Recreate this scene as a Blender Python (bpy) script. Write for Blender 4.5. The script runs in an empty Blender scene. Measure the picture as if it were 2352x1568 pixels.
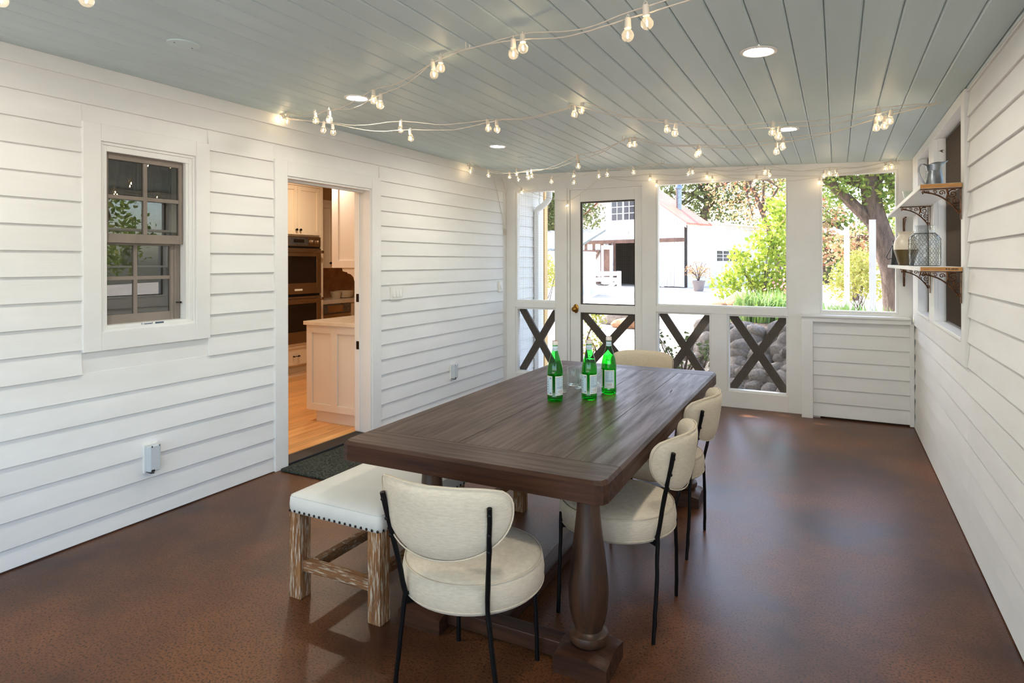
import bpy, bmesh, math, random
from math import sin, cos, pi, radians, sqrt
from mathutils import Vector, Matrix, noise

sc = bpy.context.scene
COL = sc.collection

# ------------------------------------------------------------------ camera, world, sun, exposure
cam_d = bpy.data.cameras.new('camera')
cam = bpy.data.objects.new('camera', cam_d)
COL.objects.link(cam)
cam_d.sensor_fit = 'HORIZONTAL'
cam_d.sensor_width = 36.0
cam_d.lens = 36.0 * 1434.07 / 2352.0
cam_d.shift_y = -(784.0 - 602.8) / 2352.0
cam_d.clip_start = 0.05
cam_d.clip_end = 300
cam.matrix_world = (Matrix.Translation((0, 0, 1.47)) @ Matrix.Rotation(0.48001, 4, 'Z')
                    @ Matrix.Rotation(pi / 2, 4, 'X') @ Matrix.Rotation(-0.00225, 4, 'Z'))
sc.camera = cam

sc.view_settings.view_transform = 'Standard'
sc.view_settings.look = 'None'
sc.view_settings.gamma = 1.0
sc.view_settings.use_curve_mapping = False
sc.view_settings.exposure = -0.2

SKY = 1.55
SUN = 24.0
CAN = 370.0
BULB = 190.0
KITCHEN_FILL = 260.0

w = bpy.data.worlds.new('sky')
sc.world = w
w.use_nodes = True
nt = w.node_tree
nt.nodes.clear()
wo = nt.nodes.new('ShaderNodeOutputWorld')
bg = nt.nodes.new('ShaderNodeBackground')
st = nt.nodes.new('ShaderNodeTexSky')
st.sky_type = 'NISHITA'
st.sun_disc = False
st.sun_elevation = radians(50)
st.sun_rotation = radians(-57)
st.air_density = 1.0
st.dust_density = 2.5
bg.inputs['Strength'].default_value = SKY
nt.links.new(st.outputs[0], bg.inputs[0])
nt.links.new(bg.outputs[0], wo.inputs[0])

sl = bpy.data.lights.new('sun', 'SUN')
sl.energy = SUN
sl.angle = radians(0.6)
sl.color = (1.0, 0.975, 0.94)
so = bpy.data.objects.new('sun', sl)
COL.objects.link(so)
so.location = (-30, 20, 40)
so.rotation_euler = Vector((0.55, -0.36, -0.76)).to_track_quat('-Z', 'Y').to_euler()

cy = sc.cycles
cy.use_denoising = True
cy.max_bounces = 10
cy.diffuse_bounces = 5
cy.glossy_bounces = 4
cy.transmission_bounces = 8
cy.transparent_max_bounces = 24
cy.caustics_reflective = False
cy.caustics_refractive = False
cy.sample_clamp_indirect = 6.0
cy.sample_clamp_direct = 0.0
cy.blur_glossy = 0.5
cy.use_light_tree = True

# ------------------------------------------------------------------ helpers
R = random.Random(7)


def lin(r, g, b):
    f = lambda c: (c / 255 / 12.92) if c / 255 <= 0.04045 else ((c / 255 + 0.055) / 1.055) ** 2.4
    return (f(r), f(g), f(b))


def tag(o, label=None, cat=None, group=None, kind=None):
    if label: o['label'] = label
    if cat: o['category'] = cat
    if group: o['group'] = group
    if kind: o['kind'] = kind
    return o


def thing(name, loc, label, cat, group=None, rz=0.0):
    o = bpy.data.objects.new(name, None)
    o.empty_display_size = 0.1
    o.location = loc
    o.rotation_euler = (0, 0, rz)
    COL.objects.link(o)
    return tag(o, label, cat, group)


def struct(name, loc=(0, 0, 0)):
    o = bpy.data.objects.new(name, None)
    o.location = loc
    COL.objects.link(o)
    o['kind'] = 'structure'
    return o


class MB:
    def __init__(s):
        s.v = []; s.f = []; s.m = []

    def add(s, vs, fs, m=0):
        b = len(s.v)
        s.v += [tuple(p) for p in vs]
        s.f += [tuple(b + i for i in f) for f in fs]
        s.m += [m] * len(fs)
        return s

    def box(s, x0, x1, y0, y1, z0, z1, m=0):
        if x0 > x1: x0, x1 = x1, x0
        if y0 > y1: y0, y1 = y1, y0
        if z0 > z1: z0, z1 = z1, z0
        return s.add([(x0, y0, z0), (x1, y0, z0), (x1, y1, z0), (x0, y1, z0), (x0, y0, z1), (x1, y0, z1), (x1, y1, z1), (x0, y1, z1)],
                     [(0, 3, 2, 1), (4, 5, 6, 7), (0, 1, 5, 4), (1, 2, 6, 5), (2, 3, 7, 6), (3, 0, 4, 7)], m)

    def obox(s, M, hx, hy, hz, m=0):
        vs = [M @ Vector(p) for p in [(-hx, -hy, -hz), (hx, -hy, -hz), (hx, hy, -hz), (-hx, hy, -hz), (-hx, -hy, hz), (hx, -hy, hz), (hx, hy, hz), (-hx, hy, hz)]]
        return s.add(vs, [(0, 3, 2, 1), (4, 5, 6, 7), (0, 1, 5, 4), (1, 2, 6, 5), (2, 3, 7, 6), (3, 0, 4, 7)], m)

    def bar(s, a, b, wx, wy, up=(0, 0, 1), m=0):
        a = Vector(a); b = Vector(b); d = b - a; L = d.length; d.normalize()
        u = Vector(up)
        x = d.cross(u)
        if x.length < 1e-4: x = d.cross(Vector((1, 0, 0)))
        x.normalize(); y = x.cross(d)
        M = Matrix((x, y, d)).transposed().to_4x4(); M.translation = (a + b) / 2
        return s.obox(M, wx / 2, wy / 2, L / 2, m)

    def prism(s, pts, fn, a, b, m=0):
        # pts: closed 2-D outline, fn(u, v, w) -> xyz, extruded from w=a to w=b
        n = len(pts)
        vs = [fn(u, v, a) for u, v in pts] + [fn(u, v, b) for u, v in pts]
        fs = [tuple(range(n))[::-1], tuple(range(n, 2 * n))] + [(i, (i + 1) % n, n + (i + 1) % n, n + i) for i in range(n)]
        return s.add(vs, fs, m)

    def tube(s, path, r, seg=8, m=0, caps=True):
        P = [Vector(p) for p in path]; n = len(P)
        rr = r if isinstance(r, (list, tuple)) else [r] * n
        vs = []; ref = None
        for i, p in enumerate(P):
            t = (P[min(i + 1, n - 1)] - P[max(i - 1, 0)])
            if t.length < 1e-9: t = Vector((0, 0, 1))
            t.normalize()
            if ref is None:
                ref = t.cross(Vector((0.31, 0.17, 0.93)))
                if ref.length < 1e-3: ref = t.cross(Vector((1, 0, 0)))
            else:
                ref = ref - t * ref.dot(t)
            ref.normalize(); bi = t.cross(ref)
            for k in range(seg):
                a = 2 * pi * k / seg
                vs.append(p + (ref * cos(a) + bi * sin(a)) * rr[i])
        fs = []
        for i in range(n - 1):
            for k in range(seg):
                k2 = (k + 1) % seg
                fs.append((i * seg + k, i * seg + k2, (i + 1) * seg + k2, (i + 1) * seg + k))
        if caps:
            fs.append(tuple(range(seg))[::-1]); fs.append(tuple(range((n - 1) * seg, n * seg)))
        return s.add(vs, fs, m)

    def lathe(s, prof, c=(0, 0, 0), seg=24, m=0, M=None, capb=True, capt=True):
        vs = []; fs = []; n = len(prof)
        for r, z in prof:
            for k in range(seg):
                a = 2 * pi * k / seg
                p = Vector((r * cos(a), r * sin(a), z))
                p = (M @ p) if M else p + Vector(c)
                vs.append(p)
        for i in range(n - 1):
            for k in range(seg):
                k2 = (k + 1) % seg
                fs.append((i * seg + k, i * seg + k2, (i + 1) * seg + k2, (i + 1) * seg + k))
        if capb: fs.append(tuple(range(seg))[::-1])
        if capt: fs.append(tuple(range((n - 1) * seg, n * seg)))
        return s.add(vs, fs, m)

    def mesh(s, name, mats, off=(0, 0, 0), smooth=False):
        me = bpy.data.meshes.new(name)
        o = Vector(off)
        me.from_pydata([Vector(p) - o for p in s.v], [], s.f)
        for k in (mats if isinstance(mats, (list, tuple)) else [mats]): me.materials.append(k)
        if len(me.materials) > 1: me.polygons.foreach_set('material_index', s.m)
        if smooth:
            me.polygons.foreach_set('use_smooth', [True] * len(me.polygons))
            me.update()
            me.set_sharp_from_angle(angle=radians(smooth if smooth > 1 else 40))
        me.update()
        return me

    def build(s, name, mats, parent=None, smooth=False, bevel=0, seg=2, local=False, loc=None):
        """mesh coordinates are world coordinates unless local; the parent's place is taken off"""
        off = Vector((0, 0, 0))
        p = parent
        if not local:
            while p is not None:
                off += Vector(p.location); p = p.parent
        if loc is not None and not local: off = off + (Vector(loc) - off if parent is None else Vector((0, 0, 0)))
        me = s.mesh(name, mats, off, smooth)
        o = bpy.data.objects.new(name, me)
        COL.objects.link(o)
        if parent is not None: o.parent = parent
        elif loc is not None: o.location = loc
        if bevel:
            b = o.modifiers.new('bevel', 'BEVEL'); b.width = bevel; b.segments = seg; b.limit_method = 'ANGLE'; b.angle_limit = radians(50)
        return o


def copy_tree(o, parent=None):
    c = o.copy(); COL.objects.link(c)
    if parent is not None: c.parent = parent
    for ch in list(o.children): copy_tree(ch, c)
    return c


def inst(name, me, parent, loc=(0, 0, 0), rot=(0, 0, 0), scale=(1, 1, 1)):
    o = bpy.data.objects.new(name, me); COL.objects.link(o)
    o.parent = parent; o.location = loc; o.rotation_euler = rot; o.scale = scale
    return o


# ------------------------------------------------------------------ materials
def pm(name, c1, c2=None, rough=0.5, metal=0.0, scale=6.0, stretch=(1, 1, 1), detail=4, lo=0.35, hi=0.65, bump=0.0, bscale=None, bstretch=None,
       bdist=0.002, spec=0.5, rnd=0.0, c3=None, s3=40.0, lo3=0.55, hi3=0.7, rough2=None, coat=0.0, sheen=0.0):
    """principled material; colour varies between c1 and c2 with object-space noise, c3 = finer flecks"""
    m = bpy.data.materials.new(name); m.use_nodes = True
    nt = m.node_tree; N = nt.nodes; L = nt.links
    b = N['Principled BSDF']
    b.inputs['Base Color'].default_value = (*c1, 1)
    b.inputs['Roughness'].default_value = rough
    b.inputs['Metallic'].default_value = metal
    b.inputs['Specular IOR Level'].default_value = spec
    b.inputs['Coat Weight'].default_value = coat
    if sheen: b.inputs['Sheen Weight'].default_value = sheen
    if c2 is None and not bump: return m
    tc = N.new('ShaderNodeTexCoord')
    vec = tc.outputs['Object']
    if rnd:
        oi = N.new('ShaderNodeObjectInfo')
        mu = N.new('ShaderNodeMath'); mu.operation = 'MULTIPLY'; mu.inputs[1].default_value = 37.0
        L.new(oi.outputs['Random'], mu.inputs[0])
        ad = N.new('ShaderNodeVectorMath'); ad.operation = 'ADD'
        L.new(vec, ad.inputs[0]); L.new(mu.outputs[0], ad.inputs[1]); vec = ad.outputs[0]

    def noi(sca, stt, det):
        mp = N.new('ShaderNodeMapping'); mp.inputs['Scale'].default_value = stt
        L.new(vec, mp.inputs['Vector'])
        n = N.new('ShaderNodeTexNoise'); n.inputs['Scale'].default_value = sca; n.inputs['Detail'].default_value = det
        n.inputs['Roughness'].default_value = 0.6
        L.new(mp.outputs[0], n.inputs['Vector'])
        return n

    if c2 is not None:
        n = noi(scale, stretch, detail)
        mr = N.new('ShaderNodeMapRange'); mr.inputs['From Min'].default_value = lo; mr.inputs['From Max'].default_value = hi
        L.new(n.outputs['Fac'], mr.inputs['Value'])
        mx = N.new('ShaderNodeMix'); mx.data_type = 'RGBA'
        mx.inputs[6].default_value = (*c1, 1); mx.inputs[7].default_value = (*c2, 1)
        L.new(mr.outputs[0], mx.inputs[0])
        out = mx.outputs[2]
        if rough2 is not None:
            m2 = N.new('ShaderNodeMapRange'); m2.inputs['To Min'].default_value = rough; m2.inputs['To Max'].default_value = rough2
            L.new(mr.outputs[0], m2.inputs['Value']); L.new(m2.outputs[0], b.inputs['Roughness'])
        if c3 is not None:
            n3 = noi(s3, stretch, 3)
            r3 = N.new('ShaderNodeMapRange'); r3.inputs['From Min'].default_value = lo3; r3.inputs['From Max'].default_value = hi3
            L.new(n3.outputs['Fac'], r3.inputs['Value'])
            x3 = N.new('ShaderNodeMix'); x3.data_type = 'RGBA'; x3.inputs[7].default_value = (*c3, 1)
            L.new(r3.outputs[0], x3.inputs[0]); L.new(out, x3.inputs[6]); out = x3.outputs[2]
        if rnd:
            hs = N.new('ShaderNodeHueSaturation')
            rr = N.new('ShaderNodeMapRange'); rr.inputs['To Min'].default_value = 1 - rnd; rr.inputs['To Max'].default_value = 1 + rnd
            L.new(oi.outputs['Random'], rr.inputs['Value']); L.new(rr.outputs[0], hs.inputs['Value']); L.new(out, hs.inputs['Color']); out = hs.outputs[0]
        L.new(out, b.inputs['Base Color'])
    if bump:
        n = noi(bscale or scale * 3, bstretch or stretch, 5)
        bp = N.new('ShaderNodeBump'); bp.inputs['Strength'].default_value = bump; bp.inputs['Distance'].default_value = bdist
        L.new(n.outputs['Fac'], bp.inputs['Height']); L.new(bp.outputs[0], b.inputs['Normal'])
    return m


def emi(name, col, strength):
    m = bpy.data.materials.new(name); m.use_nodes = True
    nt = m.node_tree; nt.nodes.clear()
    o = nt.nodes.new('ShaderNodeOutputMaterial'); e = nt.nodes.new('ShaderNodeEmission')
    e.inputs[0].default_value = (*col, 1); e.inputs[1].default_value = strength
    nt.links.new(e.outputs[0], o.inputs[0])
    return m


def glass(name, tint=(1, 1, 1), ior=1.5, gl=1.0, rough=0.0, haze=0.0):
    """thin glass: clear or tinted transmission plus a Fresnel reflection"""
    m = bpy.data.materials.new(name); m.use_nodes = True
    nt = m.node_tree; nt.nodes.clear(); L = nt.links
    o = nt.nodes.new('ShaderNodeOutputMaterial')
    t = nt.nodes.new('ShaderNodeBsdfTransparent'); t.inputs[0].default_value = (*tint, 1)
    g = nt.nodes.new('ShaderNodeBsdfGlossy'); g.inputs['Roughness'].default_value = rough; g.inputs[0].default_value = (gl, gl, gl, 1)
    lw = nt.nodes.new('ShaderNodeLayerWeight'); lw.inputs[0].default_value = 0.5
    pw_ = nt.nodes.new('ShaderNodeMath'); pw_.operation = 'POWER'; pw_.inputs[1].default_value = 5.0
    f0 = ((ior - 1) / (ior + 1)) ** 2
    f = nt.nodes.new('ShaderNodeMath'); f.operation = 'MULTIPLY_ADD'; f.inputs[1].default_value = 1 - f0; f.inputs[2].default_value = f0
    L.new(lw.outputs['Facing'], pw_.inputs[0]); L.new(pw_.outputs[0], f.inputs[0])
    x = nt.nodes.new('ShaderNodeMixShader')
    L.new(f.outputs[0], x.inputs[0]); L.new(t.outputs[0], x.inputs[1]); L.new(g.outputs[0], x.inputs[2])
    if haze:    # a little scattering in the glass wall itself
        d = nt.nodes.new('ShaderNodeBsdfTranslucent'); d.inputs[0].default_value = (1, 0.97, 0.92, 1)
        y = nt.nodes.new('ShaderNodeMixShader'); y.inputs[0].default_value = haze
        L.new(x.outputs[0], y.inputs[1]); L.new(d.outputs[0], y.inputs[2]); x = y
    L.new(x.outputs[0], o.inputs[0])
    return m


def leafmat(name, cols, trans=0.45):
    m = bpy.data.materials.new(name); m.use_nodes = True
    nt = m.node_tree; nt.nodes.clear(); L = nt.links; N = nt.nodes
    o = N.new('ShaderNodeOutputMaterial')
    ge = N.new('ShaderNodeNewGeometry')
    cr = N.new('ShaderNodeValToRGB')
    el = cr.color_ramp.elements
    while len(el) < len(cols): el.new(0.5)
    for i, c in enumerate(cols):
        el[i].position = i / max(1, len(cols) - 1); el[i].color = (*c, 1)
    L.new(ge.outputs['Random Per Island'], cr.inputs[0])
    d = N.new('ShaderNodeBsdfDiffuse'); t = N.new('ShaderNodeBsdfTranslucent'); x = N.new('ShaderNodeMixShader'); x.inputs[0].default_value = trans
    L.new(cr.outputs[0], d.inputs[0]); L.new(cr.outputs[0], t.inputs[0])
    L.new(d.outputs[0], x.inputs[1]); L.new(t.outputs[0], x.inputs[2]); L.new(x.outputs[0], o.inputs[0])
    return m


M = {}
# long axis of the boards runs along local Y on the side walls and X on the end wall
M['lap_y'] = pm('white_lap_paint_y', lin(234, 233, 230), lin(226, 225, 221), rough=0.55, scale=1.6, stretch=(6, 0.7, 3), bump=0.35, bscale=30, bstretch=(3, 0.22, 9), bdist=0.0012, rnd=0.012, spec=0.3)
M['lap_x'] = pm('white_lap_paint_x', lin(234, 233, 230), lin(226, 225, 221), rough=0.55, scale=1.6, stretch=(0.7, 6, 3), bump=0.35, bscale=30, bstretch=(0.22, 3, 9), bdist=0.0012, rnd=0.012, spec=0.3)
M['white'] = pm('white_trim_paint', lin(234, 233, 230), lin(228, 227, 223), rough=0.42, scale=2.5, bump=0.08, bscale=60, bdist=0.001, spec=0.35)
M['ceil'] = pm('pale_blue_ceiling_paint', lin(202, 217, 219), lin(195, 210, 211), rough=0.5, scale=1.2, stretch=(4, 0.6, 4), bump=0.08, bscale=25, bstretch=(6, 0.4, 6), bdist=0.001, rnd=0.02, spec=0.3)
M['sash'] = pm('taupe_grey_sash_paint', lin(140, 128, 118), lin(128, 118, 108), rough=0.5, scale=5, spec=0.35)
M['floor'] = pm('stained_concrete', lin(56, 32, 21), lin(124, 78, 45), rough=0.30, rough2=0.40, scale=1.1, detail=10, lo=0.36, hi=0.66, c3=lin(44, 26, 18), s3=110, lo3=0.50, hi3=0.66, bump=0.25, bscale=120, bdist=0.0012, spec=0.3)
M['table'] = pm('dark_stained_wood_y', lin(74, 47, 32), lin(50, 31, 21), rough=0.34, rough2=0.48, scale=3.0, stretch=(14, 0.8, 14), detail=6, lo=0.38, hi=0.66, c3=lin(32, 21, 17), s3=5.0, lo3=0.64, hi3=0.74, bump=0.3, bscale=16, bstretch=(16, 0.7, 16), bdist=0.0014, rnd=0.07, spec=0.2)
M['table_x'] = pm('dark_stained_wood_x', lin(72, 45, 30), lin(48, 29, 20), rough=0.36, rough2=0.5, scale=3.0, stretch=(0.8, 14, 14), detail=6, lo=0.38, hi=0.66, c3=lin(30, 20, 16), s3=5.0, lo3=0.62, hi3=0.72, bump=0.3, bscale=16, bstretch=(0.7, 16, 16), bdist=0.0014, rnd=0.05, spec=0.2)
M['table_z'] = pm('dark_stained_wood_z', lin(82, 54, 36), lin(46, 30, 21), rough=0.34, rough2=0.48, scale=3.2, stretch=(10, 10, 0.7), detail=5, lo=0.36, hi=0.66, c3=lin(104, 70, 40), s3=6, lo3=0.62, hi3=0.8, bump=0.3, bscale=14, bstretch=(10, 10, 0.6), bdist=0.001, spec=0.5)
M['linen'] = pm('natural_linen', lin(210, 196, 172), lin(198, 183, 158), rough=0.9, scale=45, stretch=(1, 1, 5), detail=3, bump=0.45, bscale=260, bstretch=(1, 1, 1), bdist=0.0012, spec=0.15, sheen=0.15)
M['leather'] = pm('off_white_upholstery', lin(216, 213, 203), lin(206, 204, 194), rough=0.62, scale=3, bump=0.12, bscale=40, bdist=0.002, spec=0.3)
M['iron'] = pm('black_hammered_iron', lin(20, 19, 19), rough=0.5, metal=0.6, bump=0.5, bscale=60, bdist=0.002, spec=0.4)
M['washed'] = pm('limewashed_oak', lin(150, 105, 62), lin(110, 74, 46), rough=0.7, scale=4, stretch=(9, 9, 0.8), detail=5, c3=lin(205, 190, 166), s3=16, lo3=0.5, hi3=0.68, bump=0.6, bscale=22, bstretch=(10, 10, 0.7), bdist=0.002, spec=0.25)
M['washed_d'] = pm('limewashed_oak_lengthwise', lin(142, 99, 60), lin(104, 70, 44), rough=0.7, scale=4, stretch=(2, 2, 9), detail=5, c3=lin(196, 180, 156), s3=16, lo3=0.54, hi3=0.7, bump=0.6, bscale=22, bstretch=(2, 2, 9), bdist=0.002, spec=0.25)
M['nail'] = pm('dark_bronze_nailheads', lin(44, 36, 30), rough=0.4, metal=0.8)
M['bottle'] = glass('green_bottle_glass', (0.14, 0.72, 0.22), ior=1.5, rough=0.02)
M['bottle_in'] = glass('green_bottle_water', (0.34, 0.90, 0.40), ior=1.12)
M['cap'] = pm('bottle_cap_cream', lin(226, 216, 206), rough=0.4, metal=0.1)
M['capred'] = pm('bottle_cap_dull_red', lin(150, 90, 84), rough=0.45)
M['label'] = pm('label_paper_pale_blue', lin(196, 218, 226), rough=0.6)
M['label_edge'] = pm('label_paper_cream', lin(238, 236, 222), rough=0.6)
M['ink'] = pm('ink_dark_blue_grey', lin(66, 82, 104), rough=0.6)
M['ink2'] = pm('ink_grey', lin(128, 140, 152), rough=0.6)
M['tumbler'] = glass('clear_tumbler_glass', (0.93, 0.96, 0.94), ior=1.5, rough=0.0)
M['clear'] = glass('clear_bulb_glass', (0.97, 0.96, 0.94), ior=1.42, rough=0.02, haze=0.06)
M['pane'] = glass('window_pane_glass', (0.62, 0.63, 0.60), ior=2.1, rough=0.0)
M['jarglass'] = glass('grey_jar_glass', (0.80, 0.82, 0.82), ior=1.5, rough=0.03)
M['cord'] = pm('white_light_cord', lin(214, 206, 192), rough=0.5)
M['socket'] = pm('white_bulb_socket', lin(226, 216, 200), rough=0.45)
M['filament'] = emi('warm_glowing_filament', (1.0, 0.74, 0.42), BULB)
M['can'] = emi('warm_light_diffuser', (1.0, 0.93, 0.81), CAN)
M['canring'] = pm('white_light_trim', lin(240, 236, 228), rough=0.4)
M['plastic'] = pm('white_switch_plastic', lin(228, 226, 220), rough=0.35)
M['clearcover'] = pm('grey_clear_outlet_cover', lin(196, 202, 204), rough=0.22, spec=0.6)
M['dark'] = pm('dark_parts_and_vent_shade', lin(34, 32, 30), rough=0.7)  # dark latches, screws and scars; also the painted shade behind the vent slats
M['wire'] = pm('galvanised_screen_wire', lin(128, 124, 116), rough=0.55, metal=0.2)
M['wire_dark'] = pm('bronze_screen_wire', lin(74, 60, 46), rough=0.7)
M['bronzeframe'] = pm('bronze_screen_frame', lin(62, 54, 46), rough=0.55)
M['brace'] = pm('dark_brown_brace_paint', lin(74, 62, 50), lin(64, 53, 43), rough=0.65, scale=6, stretch=(3, 3, 3), spec=0.3)
M['brass'] = pm('aged_brass', lin(176, 132, 62), lin(120, 84, 36), rough=0.28, metal=1.0, scale=30)
M['rust'] = pm('rusty_cast_iron', lin(122, 80, 48), lin(64, 42, 28), rough=0.55, metal=0.75, scale=40, bump=0.4, bscale=90, bdist=0.001)
M['rawwood'] = pm('raw_pine_end', lin(206, 158, 102), lin(178, 124, 72), rough=0.7, scale=10, stretch=(2, 9, 9), spec=0.2)
M['galv'] = pm('galvanised_steel', lin(150, 156, 162), lin(96, 102, 108), rough=0.34, metal=0.9, scale=14, lo=0.3, hi=0.75)
M['mat'] = pm('grey_green_mat_pile', lin(84, 88, 80), lin(36, 40, 36), rough=0.95, scale=90, detail=3, lo=0.35, hi=0.65, bump=1.0, bscale=240, bdist=0.006, spec=0.05)
M['rubber'] = pm('black_threshold', lin(26, 25, 25), rough=0.6)
M['ceramic_w'] = pm('cream_glaze', lin(214, 206, 190), lin(200, 188, 168), rough=0.35, scale=8, c3=lin(110, 68, 44), s3=9, lo3=0.66, hi3=0.7)
M['ceramic_b'] = pm('olive_brown_glaze', lin(92, 78, 44), lin(74, 60, 34), rough=0.4, scale=8)
M['blackenamel'] = pm('black_enamel', lin(26, 26, 27), rough=0.35)
# kitchen
M['kpaint'] = pm('cream_cabinet_paint', lin(232, 214, 186), rough=0.42, spec=0.4)
M['kpaint2'] = pm('white_cabinet_paint', lin(236, 230, 222), rough=0.42, spec=0.4)
M['kpaint3'] = pm('pale_island_paint', lin(226, 214, 198), rough=0.42, spec=0.4)
M['kwall'] = pm('warm_kitchen_wall', lin(232, 196, 140), rough=0.7)
M['stone'] = pm('cream_quartz_counter', lin(226, 210, 188), lin(214, 196, 172), rough=0.22, scale=9, spec=0.5)
M['splash'] = pm('brown_marble_backsplash', lin(190, 142, 96), lin(132, 88, 56), rough=0.3, scale=7, detail=7, lo=0.3, hi=0.7)
M['kfloor'] = pm('oak_floor_plank', lin(230, 178, 116), lin(206, 146, 86), rough=0.36, scale=3, stretch=(14, 0.9, 6), detail=5, rnd=0.14, spec=0.45)
M['steel'] = pm('brushed_stainless', lin(186, 174, 160), rough=0.24, metal=1.0, bump=0.05, bscale=80, bstretch=(1, 30, 1), bdist=0.001)
M['ovenglass'] = pm('black_oven_glass', lin(24, 19, 16), rough=0.06, spec=0.8)
M['bowl'] = pm('stoneware_bowl', lin(206, 186, 156), rough=0.5)
# bedroom behind the sash window
M['room'] = pm('dim_room_wall', lin(120, 108, 84), rough=0.8)
M['curtain'] = pm('grey_green_curtain', lin(104, 98, 82), lin(78, 73, 62), rough=0.9, scale=4, stretch=(1, 14, 0.5))
M['picture'] = pm('plain_dark_brown_panel', lin(70, 48, 36), rough=0.6)
# outside
M['gravel'] = pm('pale_gravel', lin(206, 198, 186), lin(182, 170, 154), rough=0.95, scale=0.7, detail=6, c3=lin(130, 106, 84), s3=34, lo3=0.56, hi3=0.72, bump=0.8, bscale=40, bdist=0.02)
M['mulch'] = pm('brown_mulch', lin(98, 78, 64), lin(64, 50, 42), rough=0.95, scale=5, detail=6, bump=1, bscale=60, bdist=0.02)
M['rock'] = pm('grey_fieldstone', lin(150, 140, 128), lin(112, 104, 98), rough=0.9, scale=4, detail=6, bump=1.0, bscale=22, bdist=0.02, rnd=0.18, c3=lin(176, 170, 160), s3=22, lo3=0.6, hi3=0.75)
M['rocktan'] = pm('tan_boulder', lin(186, 142, 106), lin(140, 98, 72), rough=0.9, scale=3, detail=6, bump=1.0, bscale=12, bdist=0.03)
M['barn'] = pm('weathered_white_board', lin(232, 228, 224), lin(214, 208, 206), rough=0.85, scale=1.2, stretch=(3, 3, 0.5), c3=lin(150, 132, 120), s3=5, lo3=0.62, hi3=0.74, rnd=0.06, bump=0.4, bscale=10)
M['barnred'] = pm('faded_red_metal_roof', lin(196, 116, 92), lin(176, 98, 76), rough=0.6, scale=1.4)
M['barndark'] = pm('dark_barn_interior', lin(46, 36, 30), rough=0.9)
M['barnbrown'] = pm('brown_barn_beam', lin(128, 96, 82), lin(100, 76, 66), rough=0.85, scale=3)
M['barnglass'] = pm('dark_barn_window_glass', lin(70, 66, 76), rough=0.1, spec=0.6)
M['bark'] = pm('grey_brown_bark', lin(112, 92, 80), lin(70, 56, 48), rough=0.95, scale=4, stretch=(4, 4, 0.8), bump=1.0, bscale=14, bstretch=(5, 5, 0.8), bdist=0.03)
M['twig'] = pm('dark_twig', lin(78, 62, 52), rough=0.9)
M['oak'] = leafmat('oak_leaves', [lin(70, 82, 48), lin(104, 116, 70), lin(140, 144, 92), lin(90, 98, 64)], 0.3)
M['redleaf'] = leafmat('autumn_leaves', [lin(198, 168, 124), lin(188, 112, 88), lin(206, 180, 140), lin(136, 138, 92), lin(176, 132, 102)], 0.4)
M['vine'] = leafmat('bright_vine_leaves', [lin(146, 168, 60), lin(186, 196, 90), lin(110, 136, 50), lin(170, 186, 74)], 0.5)
M['green'] = leafmat('green_tree_leaves', [lin(78, 104, 46), lin(128, 146, 74), lin(100, 124, 56), lin(168, 168, 92)], 0.45)
M['iris'] = leafmat('iris_blades', [lin(110, 150, 80), lin(150, 180, 120), lin(128, 160, 70), lin(186, 200, 130)], 0.45)
M['dullgreen'] = leafmat('dull_shrub_leaves', [lin(70, 84, 52), lin(96, 108, 70), lin(56, 66, 44)], 0.3)
M['hedge'] = leafmat('yellow_green_shrub_leaves', [lin(186, 180, 96), lin(160, 168, 84), lin(206, 192, 120)], 0.4)
M['pink'] = leafmat('pink_flowers', [lin(226, 120, 130), lin(236, 170, 170)], 0.3)
M['potgrey'] = pm('grey_pot', lin(120, 112, 112), rough=0.8)

# ------------------------------------------------------------------ room shell
XL, XR, YE, YB = -3.53, 0.605, 6.64, -3.2
ZL, SL = 2.527, -0.0356
zc = lambda x: ZL + SL * (x - XL)

# floor
fl = MB().box(-3.69, 0.78, YB, 6.80, -0.16, 0.0).build('floor', M['floor'])
fl['kind'] = 'structure'

# ceiling: sloping boards with a V joint between neighbours
ceil = struct('ceiling', (XL, 0, ZL))
ang = math.atan(SL)
pitch = 0.1292
cb = MB()
a = 0.006
cb.prism([(0.0006, 0.012), (0.0006, 0.008), (0.0075, 0.0), (pitch - 0.0075, 0.0), (pitch - 0.0006, 0.008), (pitch - 0.0006, 0.012)],
         lambda u, v, ww: (u, ww, v), YB, 6.72)
cbm = cb.mesh('ceiling_plank', M['ceil'])
for i in range(34):
    s = i * pitch - 0.1277
    inst('ceiling_plank', cbm, ceil, (s * cos(ang), 0, s * sin(ang)), (0, -ang, 0))
MB().prism([(XL - 0.3, zc(XL - 0.3) + 0.02), (1.75, zc(1.75) + 0.02), (1.75, zc(1.75) + 0.12), (XL - 0.3, zc(XL - 0.3) + 0.12)],
           lambda u, v, ww: (u, ww, v), YB - 0.3, 7.35).build('roof_deck', M['white'], ceil)  # unseen overhang past the walls added to block sun at the openings

def hook(x, y, z=None):
    z = zc(x) if z is None else z
    p = [(x, y, z + 0.004), (x, y, z - 0.022)]
    for k in range(9):
        t = pi * (k / 8.0) * 1.25
        p.append((x + 0.010 - 0.010 * cos(t), y, z - 0.022 - 0.013 * sin(t)))
    MB().tube(p, 0.0026, 6).build('cup_hook', M['cord'], ceil, smooth=True)


HK = dict(R0=(.49, 1.62), C1=(-1.468, 2.379), L1=(-3.47, 3.162), C2=(-1.478, 3.583), R1=(.493, 4.191), C3=(-1.485, 4.729), L2=(-3.47, 5.652), C4=(-1.501, 6.023), R2=(.47, 6.52))
for k, (x, y) in HK.items(): hook(x, y)


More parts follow.
